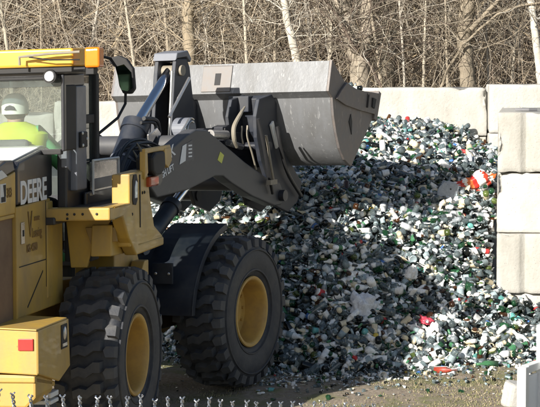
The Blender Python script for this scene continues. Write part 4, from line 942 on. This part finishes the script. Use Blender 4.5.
GC = [(.17, .18, .07), (.25, .22, .10), (.27, .225, .145), (.31, .26, .17), (.22, .185, .12)]
blades(42000, (-1.5, 4.5), (16.5, 21.6), 'grass', 'short dry and green grass in front of the glass heap', col=GC, mask=lambda x, y: (y < foot_line(x) + .1) & ((sn(x, y, 1.9, .4) + sn(x, y, 6., 1.) * .6 + (x - 1.2) * .45) > -.1 + rng.uniform(-.5, .5, len(x))))

# ------------------------------------------------------------------ woods
def tubes_mesh(name, paths, radii, cols, mat, seg=3):
    """paths: (n, k, 3), radii: (n, k), cols: (n, 3)"""
    n, k, _ = paths.shape
    T = np.gradient(paths, axis=1); T /= np.linalg.norm(T, axis=2, keepdims=True) + 1e-9
    ref = np.where(np.abs(T[..., 2:3]) > .9, np.array([1., 0, 0]), np.array([0, 0, 1.])); U = np.cross(T, ref); U /= np.linalg.norm(U, axis=2, keepdims=True) + 1e-9; W = np.cross(T, U)
    a = 2 * np.pi * np.arange(seg) / seg
    V = paths[:, :, None] + radii[:, :, None, None] * (U[:, :, None] * np.cos(a)[None, None, :, None] + W[:, :, None] * np.sin(a)[None, None, :, None])
    V = V.reshape(-1, 3)
    b0 = (np.arange(n)[:, None, None] * k + np.arange(k - 1)[None, :, None]) * seg; s0 = np.arange(seg)[None, None]; s1 = (s0 + 1) % seg
    F = np.stack([b0 + s0, b0 + s1, b0 + seg + s1, b0 + seg + s0], -1).reshape(-1, 4)
    me = bpy.data.meshes.new(name); cc = np.concatenate([np.repeat(cols, (k - 1) * seg, 0), np.full((n * (k - 1) * seg, 1), .85)], 1)
    fast_mesh(me, V, F.ravel(), np.full(len(F), 4), cc); me.polygons.foreach_set('use_smooth', np.ones(len(F), bool)); me.materials.append(mat); return me
BARKM = tint_mat('dry_twig_bark', spec=.2)
def wander(p, d, L, k, curl, droop=0.):
    n = len(p); out = np.zeros((n, k, 3)); out[:, 0] = p; d = d.copy()
    for i in range(1, k):
        d = d + rng.normal(0, curl, (n, 3)) + np.array([0, 0, -droop]); d /= np.linalg.norm(d, axis=1, keepdims=True)
        out[:, i] = out[:, i - 1] + d * (L / (k - 1))[:, None]
    return out
TC = 1.12 * np.array([(.42, .36, .28), (.36, .295, .22), (.29, .235, .175), (.24, .19, .145), (.50, .44, .36), (.18, .145, .115), (.34, .27, .18)])
def brush(n, xr, yr, zr, L, r, name, label, curl=.28, k=7, upb=.5, droop=.08):
    x = rng.uniform(*xr, n); y = rng.uniform(*yr, n); z = rng.uniform(*zr, n) * rng.uniform(.3, 1, n) + ground_z(x, y) * .8
    d = rng.normal(0, 1, (n, 3)); d[:, 2] = np.abs(d[:, 2]) * .8 + upb; d /= np.linalg.norm(d, axis=1, keepdims=True)
    Ls = rng.uniform(*L, n); P = wander(np.stack([x, y, z], 1), d, Ls, k, curl, droop)
    rr = rng.uniform(*r, n)[:, None] * np.linspace(1, .35, k)[None] * np.ones((n, k))
    cols = TC[rng.integers(0, len(TC), n)] * rng.uniform(.7, 1.15, (n, 1))
    me = tubes_mesh(name, P, rr, cols, BARKM); o = bpy.data.objects.new(name, me); C.objects.link(o); tag(o, label, 'undergrowth', kind='stuff')
brush(12000, (-10, 10), (29.1, 34), (-.2, 4.8), (.5, 1.9), (.003, .0085), 'bramble_thicket', 'tangled tan leafless bramble thicket right behind the concrete wall')
brush(9000, (-14, 14), (32, 40), (-.2, 6.5), (1., 3.2), (.007, .02), 'leafless_scrub', 'leafless brown scrub between the tree trunks', curl=.2, upb=.9)
brush(9000, (-17, 17), (38, 50), (0, 7), (1.5, 4.), (.012, .035), 'distant_scrub', 'darker brown scrub deep in the woods', curl=.2)
brush(2600, (-9, 9), (27.9, 28.6), (1.2, 3.2), (.5, 1.6), (.003, .008), 'dry_weed_stalks', 'pale dry weed stalks along the top of the back wall', curl=.15, upb=1.1)

# individual trees: trunk (tapered) > limbs and twigs as crown
def tree(name, pts, r0, r1, col, label, limbs=10, seed=0, extra=(), H=9., twr=.012, y=None):
    rs = np.random.default_rng(seed)
    pts = np.array(pts, float)
    base_ = Vector(pts[0]); root = empty(name, base_); tag(root, label, 'tree')
    # continue the trunk upward beyond the frame
    d = pts[-1] - pts[-2]; d /= np.linalg.norm(d); q = pts[-1]; ext = [q + (d * (i + 1) * .9 + np.array([rs.normal(0, .12) * i, rs.normal(0, .1) * i, i * .2])) for i in range(int((H - q[2]) / 1.0))]
    allp = np.vstack([pts] + [e_[None] for e_ in ext]) if ext else pts
    # resample finely with knobbly radius
    t = np.linspace(0, len(allp) - 1, len(allp) * 5); P = np.stack([np.interp(t, np.arange(len(allp)), allp[:, j]) for j in range(3)], 1)
    P += rs.normal(0, r0 * .07, P.shape); rad_ = np.linspace(r0, r1, len(P)) * rs.uniform(.93, 1.08, len(P))
    m = MB(); m.tube([Vector(p) - base_ for p in P], list(rad_), 12); tr_ = m.build('trunk', surf(name + '_bark', col, .9, col2=tuple(c * .5 for c in col), amt=.8, scale=7, bump=.8, bscale=30, streak=.25, spec=.2), root, smooth=True)
    for (ep, er0, er1) in extra:
        ep = np.array(ep, float); t = np.linspace(0, len(ep) - 1, len(ep) * 5); Q = np.stack([np.interp(t, np.arange(len(ep)), ep[:, j]) for j in range(3)], 1) + rs.normal(0, er0 * .08, (len(t), 3))
        m = MB(); m.tube([Vector(p) - base_ for p in Q], list(np.linspace(er0, er1, len(Q))), 10); m.build('limb', tr_.data.materials[0], root, smooth=True)
    # twigs
    n = limbs * 8; i0 = rs.integers(len(P) // 4, len(P), n); p = P[i0]; dd = rs.normal(0, 1, (n, 3)); dd[:, 2] = np.abs(dd[:, 2]) + .3; dd /= np.linalg.norm(dd, axis=1, keepdims=True)
    A = wander(p, dd, rs.uniform(.8, 2.6, n), 8, .2); rr = rs.uniform(.4, 1, n)[:, None] * twr * np.linspace(1, .3, 8)[None] * np.ones((n, 8))
    j = rs.integers(2, 8, n * 3); p2 = A[np.repeat(np.arange(n), 3), j]; d2 = rs.normal(0, 1, (n * 3, 3)); d2 /= np.linalg.norm(d2, axis=1, keepdims=True)
    A2 = wander(p2, d2, rs.uniform(.3, 1.1, n * 3), 8, .2); rr2 = np.full((n * 3, 8), twr * .35)
    PP = np.concatenate([A, A2]) - np.array(base_); RR = np.concatenate([rr, rr2]); cl = np.array(col)[None] * rs.uniform(.7, 1.2, (len(PP), 1))
    o = bpy.data.objects.new('crown', tubes_mesh('crown', PP, RR, cl, BARKM)); C.objects.link(o); o.parent = root
    return root
Fp = 1938.; TH = math.atan(149.5 / Fp)
def P3(px, py, D):     # a point D metres out in the picture's direction, used to survey trunk positions
    return ((px - 270) / Fp * D, D, 3.27 - (py - 54) / Fp * D)
def gz(px, D): x = (px - 270) / Fp * D; return (x, D, float(ground_z(x, D)) - .1)
tree('birch_tree', [gz(306, 28.7), P3(302, 90, 28.7), P3(297, 63, 28.7), P3(291, 35, 28.7), P3(286, 15, 28.7), P3(284, 0, 28.7)], .075, .03, (.60, .56, .48), 'slim pale birch leaning left behind the middle of the bucket', seed=3, limbs=5)
tree('birch_tree', [gz(545, 28.6), P3(542, 90, 28.6), P3(537, 55, 28.6), P3(533, 25, 28.6), P3(529, 0, 28.6)], .065, .03, (.62, .58, .50), 'slim pale birch at the far right above the wall end', seed=4, limbs=4)
tree('forked_tree', [gz(360, 28.9), P3(360, 90, 28.9), P3(360, 60, 28.9), P3(352, 38, 28.9), P3(345, 18, 28.9), P3(338, 0, 28.9)], .165, .09, (.33, .285, .225), 'thick forked tan tree trunk rising behind the bucket corner', seed=5, limbs=8,
     extra=[([P3(361, 66, 28.9), P3(364, 45, 28.95), P3(367, 20, 29), P3(368, -10, 29), P3(370, -60, 29)], .12, .08)])
tree('dark_leaning_tree', [gz(392, 28.6), P3(384, 92, 28.6), P3(368, 62, 28.6), P3(352, 45, 28.55), P3(340, 20, 28.55), P3(325, 0, 28.55)], .024, .014, (.13, .10, .08), 'thin dark sapling leaning left across the forked trunk', seed=6, limbs=6)
tree('grey_tree', [gz(386, 33), P3(387, 90, 33), P3(388, 50, 33), P3(388, 0, 33)], .15, .11, (.30, .26, .20), 'straight grey-tan tree trunk right of the forked tree', seed=7, limbs=12)
tree('gnarled_tree', [gz(466, 28.8), P3(467, 90, 28.8), P3(466, 60, 28.8), P3(463, 35, 28.8), P3(466, 10, 28.8), P3(468, -5, 28.8)], .12, .085, (.29, .245, .185), 'gnarled tan tree with long diagonal limb above the right half of the wall', seed=8, limbs=14,
     extra=[([P3(437, 98, 28.8), P3(447, 70, 28.7), P3(462, 46, 28.6), P3(478, 30, 28.6), P3(497, 14, 28.55), P3(520, 6, 28.55), P3(545, 2, 28.5), P3(575, -20, 28.5)], .024, .013), ([P3(470, 30, 28.6), P3(490, 8, 28.6), P3(510, -12, 28.6)], .04, .02)])
tree('old_tree', [gz(189, 28.9), P3(188, 90, 28.9), P3(190, 50, 28.9), P3(188, 20, 28.9), P3(190, 0, 28.9)], .10, .07, (.34, .28, .20), 'ragged tan tree trunk behind the raised tilt lever', seed=9, limbs=12)
descr = [(20, 34, .09, 'above the left end of the cab roof'), (64, 36, .07, 'above the middle of the cab roof'), (118, 33, .05, 'above the side mirror'), (150, 38, .08, 'just left of the tilt lever top'), (232, 35, .08, 'above the lifting plate of the bucket'), (262, 38, .10, 'left of the leaning birch'), (318, 36, .06, 'between the birch and the forked trunk'), (412, 37, .07, 'right of the straight grey-tan trunk'), (436, 33, .035, 'left of the gnarled tree'), (503, 35, .06, 'between the gnarled tree and the right birch'), (-25, 33, .08, 'outside the frame beyond the cab roof'), (575, 34, .09, 'past the right birch')]
sap = [(8, 'at the far left edge'), (42, 'above the roof wiper rod'), (92, 'above the amber beacon'), (132, 'right of the side mirror'), (168, 'above the tilt lever cap'), (208, 'above the left part of the bucket'), (246, 'just right of the lifting plate'), (275, 'left of the leaning birch'), (312, 'right of the leaning birch'), (330, 'above the bucket corner'), (376, 'just right of the forked trunk'), (402, 'right of the straight grey-tan trunk'), (424, 'midway between the grey-tan and gnarled trunks'), (446, 'close left of the gnarled trunk'), (486, 'close right of the gnarled trunk'), (514, 'left of the right birch')]
for i, (px, D, r, w) in enumerate(descr):
    j = random.uniform(-6, 6)
    tree('woodland_tree', [gz(px - j, D), P3(px - j * .5, 80, D), P3(px, 40, D), P3(px + j, 0, D), P3(px + j * 1.5, -40, D)], r, r * .6, [(.30, .25, .18), (.22, .18, .13), (.36, .30, .22)][i % 3], 'background leafless tree %s' % w, seed=20 + i, limbs=10)
for i, (px, w) in enumerate(sap):
    D = random.uniform(28.6, 31); r = random.uniform(.016, .038); j = random.uniform(-9, 9)
    tree('sapling', [gz(px - j, D), P3(px - j * .5, 80, D), P3(px, 45, D), P3(px + j * .6, 15, D), P3(px + j * 1.4, -30, D)], r, r * .5, [(.46, .41, .33), (.36, .31, .24), (.52, .47, .40)][i % 3], 'thin upright leafless sapling %s' % w, seed=200 + i, limbs=4, H=6.5, twr=.008)
for i in range(26):
    D = random.uniform(40, 62); x = random.uniform(-16, 16); r = random.uniform(.08, .2); z0 = float(ground_z(x, D)); jx = random.uniform(-.6, .6)
    o_ = tree('distant_tree', [(x, D, z0 - .2), (x + jx * .3, D, z0 + 2), (x + jx, D, z0 + 5)], r, r * .6, [(.20, .16, .12), (.28, .24, .18), (.15, .12, .09)][i % 3], 'faint leafless tree trunk deep in the brown woods', seed=60 + i, limbs=5, H=z0 + 11, twr=.03)
    o_['group'] = 'distant trees in the woods'

# ------------------------------------------------------------------ light, camera, render
az, el = 214., 23.        # compass-style: clockwise from +Y
sd = Vector((math.sin(R(az)) * math.cos(R(el)), math.cos(R(az)) * math.cos(R(el)), math.sin(R(el))))
sun = bpy.data.lights.new('sun', 'SUN'); sun.energy = 5.0; sun.angle = R(.5); sun.color = (1., .95, .86)
so = bpy.data.objects.new('sun', sun); C.objects.link(so); so.rotation_euler = sd.to_track_quat('Z', 'Y').to_euler()
w = bpy.data.worlds.new('World'); S.world = w; w.use_nodes = True
sk = w.node_tree.nodes.new('ShaderNodeTexSky'); sk.sky_type = 'NISHITA'; sk.sun_disc = False; sk.sun_elevation = R(el); sk.sun_rotation = R(az)
bg = w.node_tree.nodes['Background']; bg.inputs['Strength'].default_value = .066; w.node_tree.links.new(sk.outputs[0], bg.inputs[0])
cam = bpy.data.cameras.new('camera'); cam.sensor_width = 36; cam.lens = 1938 / 540 * 36; cam.clip_end = 2000; cam.clip_start = .05
co = bpy.data.objects.new('camera', cam); C.objects.link(co); co.location = (0, 0, 3.27); co.rotation_euler = (math.pi / 2 - TH, 0, 0); S.camera = co
S.render.engine = 'CYCLES'; S.render.resolution_x = 1024; S.render.resolution_y = 772
S.view_settings.view_transform = 'Standard'; S.view_settings.look = 'None'; S.view_settings.gamma = 1; S.view_settings.use_curve_mapping = False
S.view_settings.exposure = .84
S.cycles.max_bounces = 8; S.cycles.transparent_max_bounces = 16
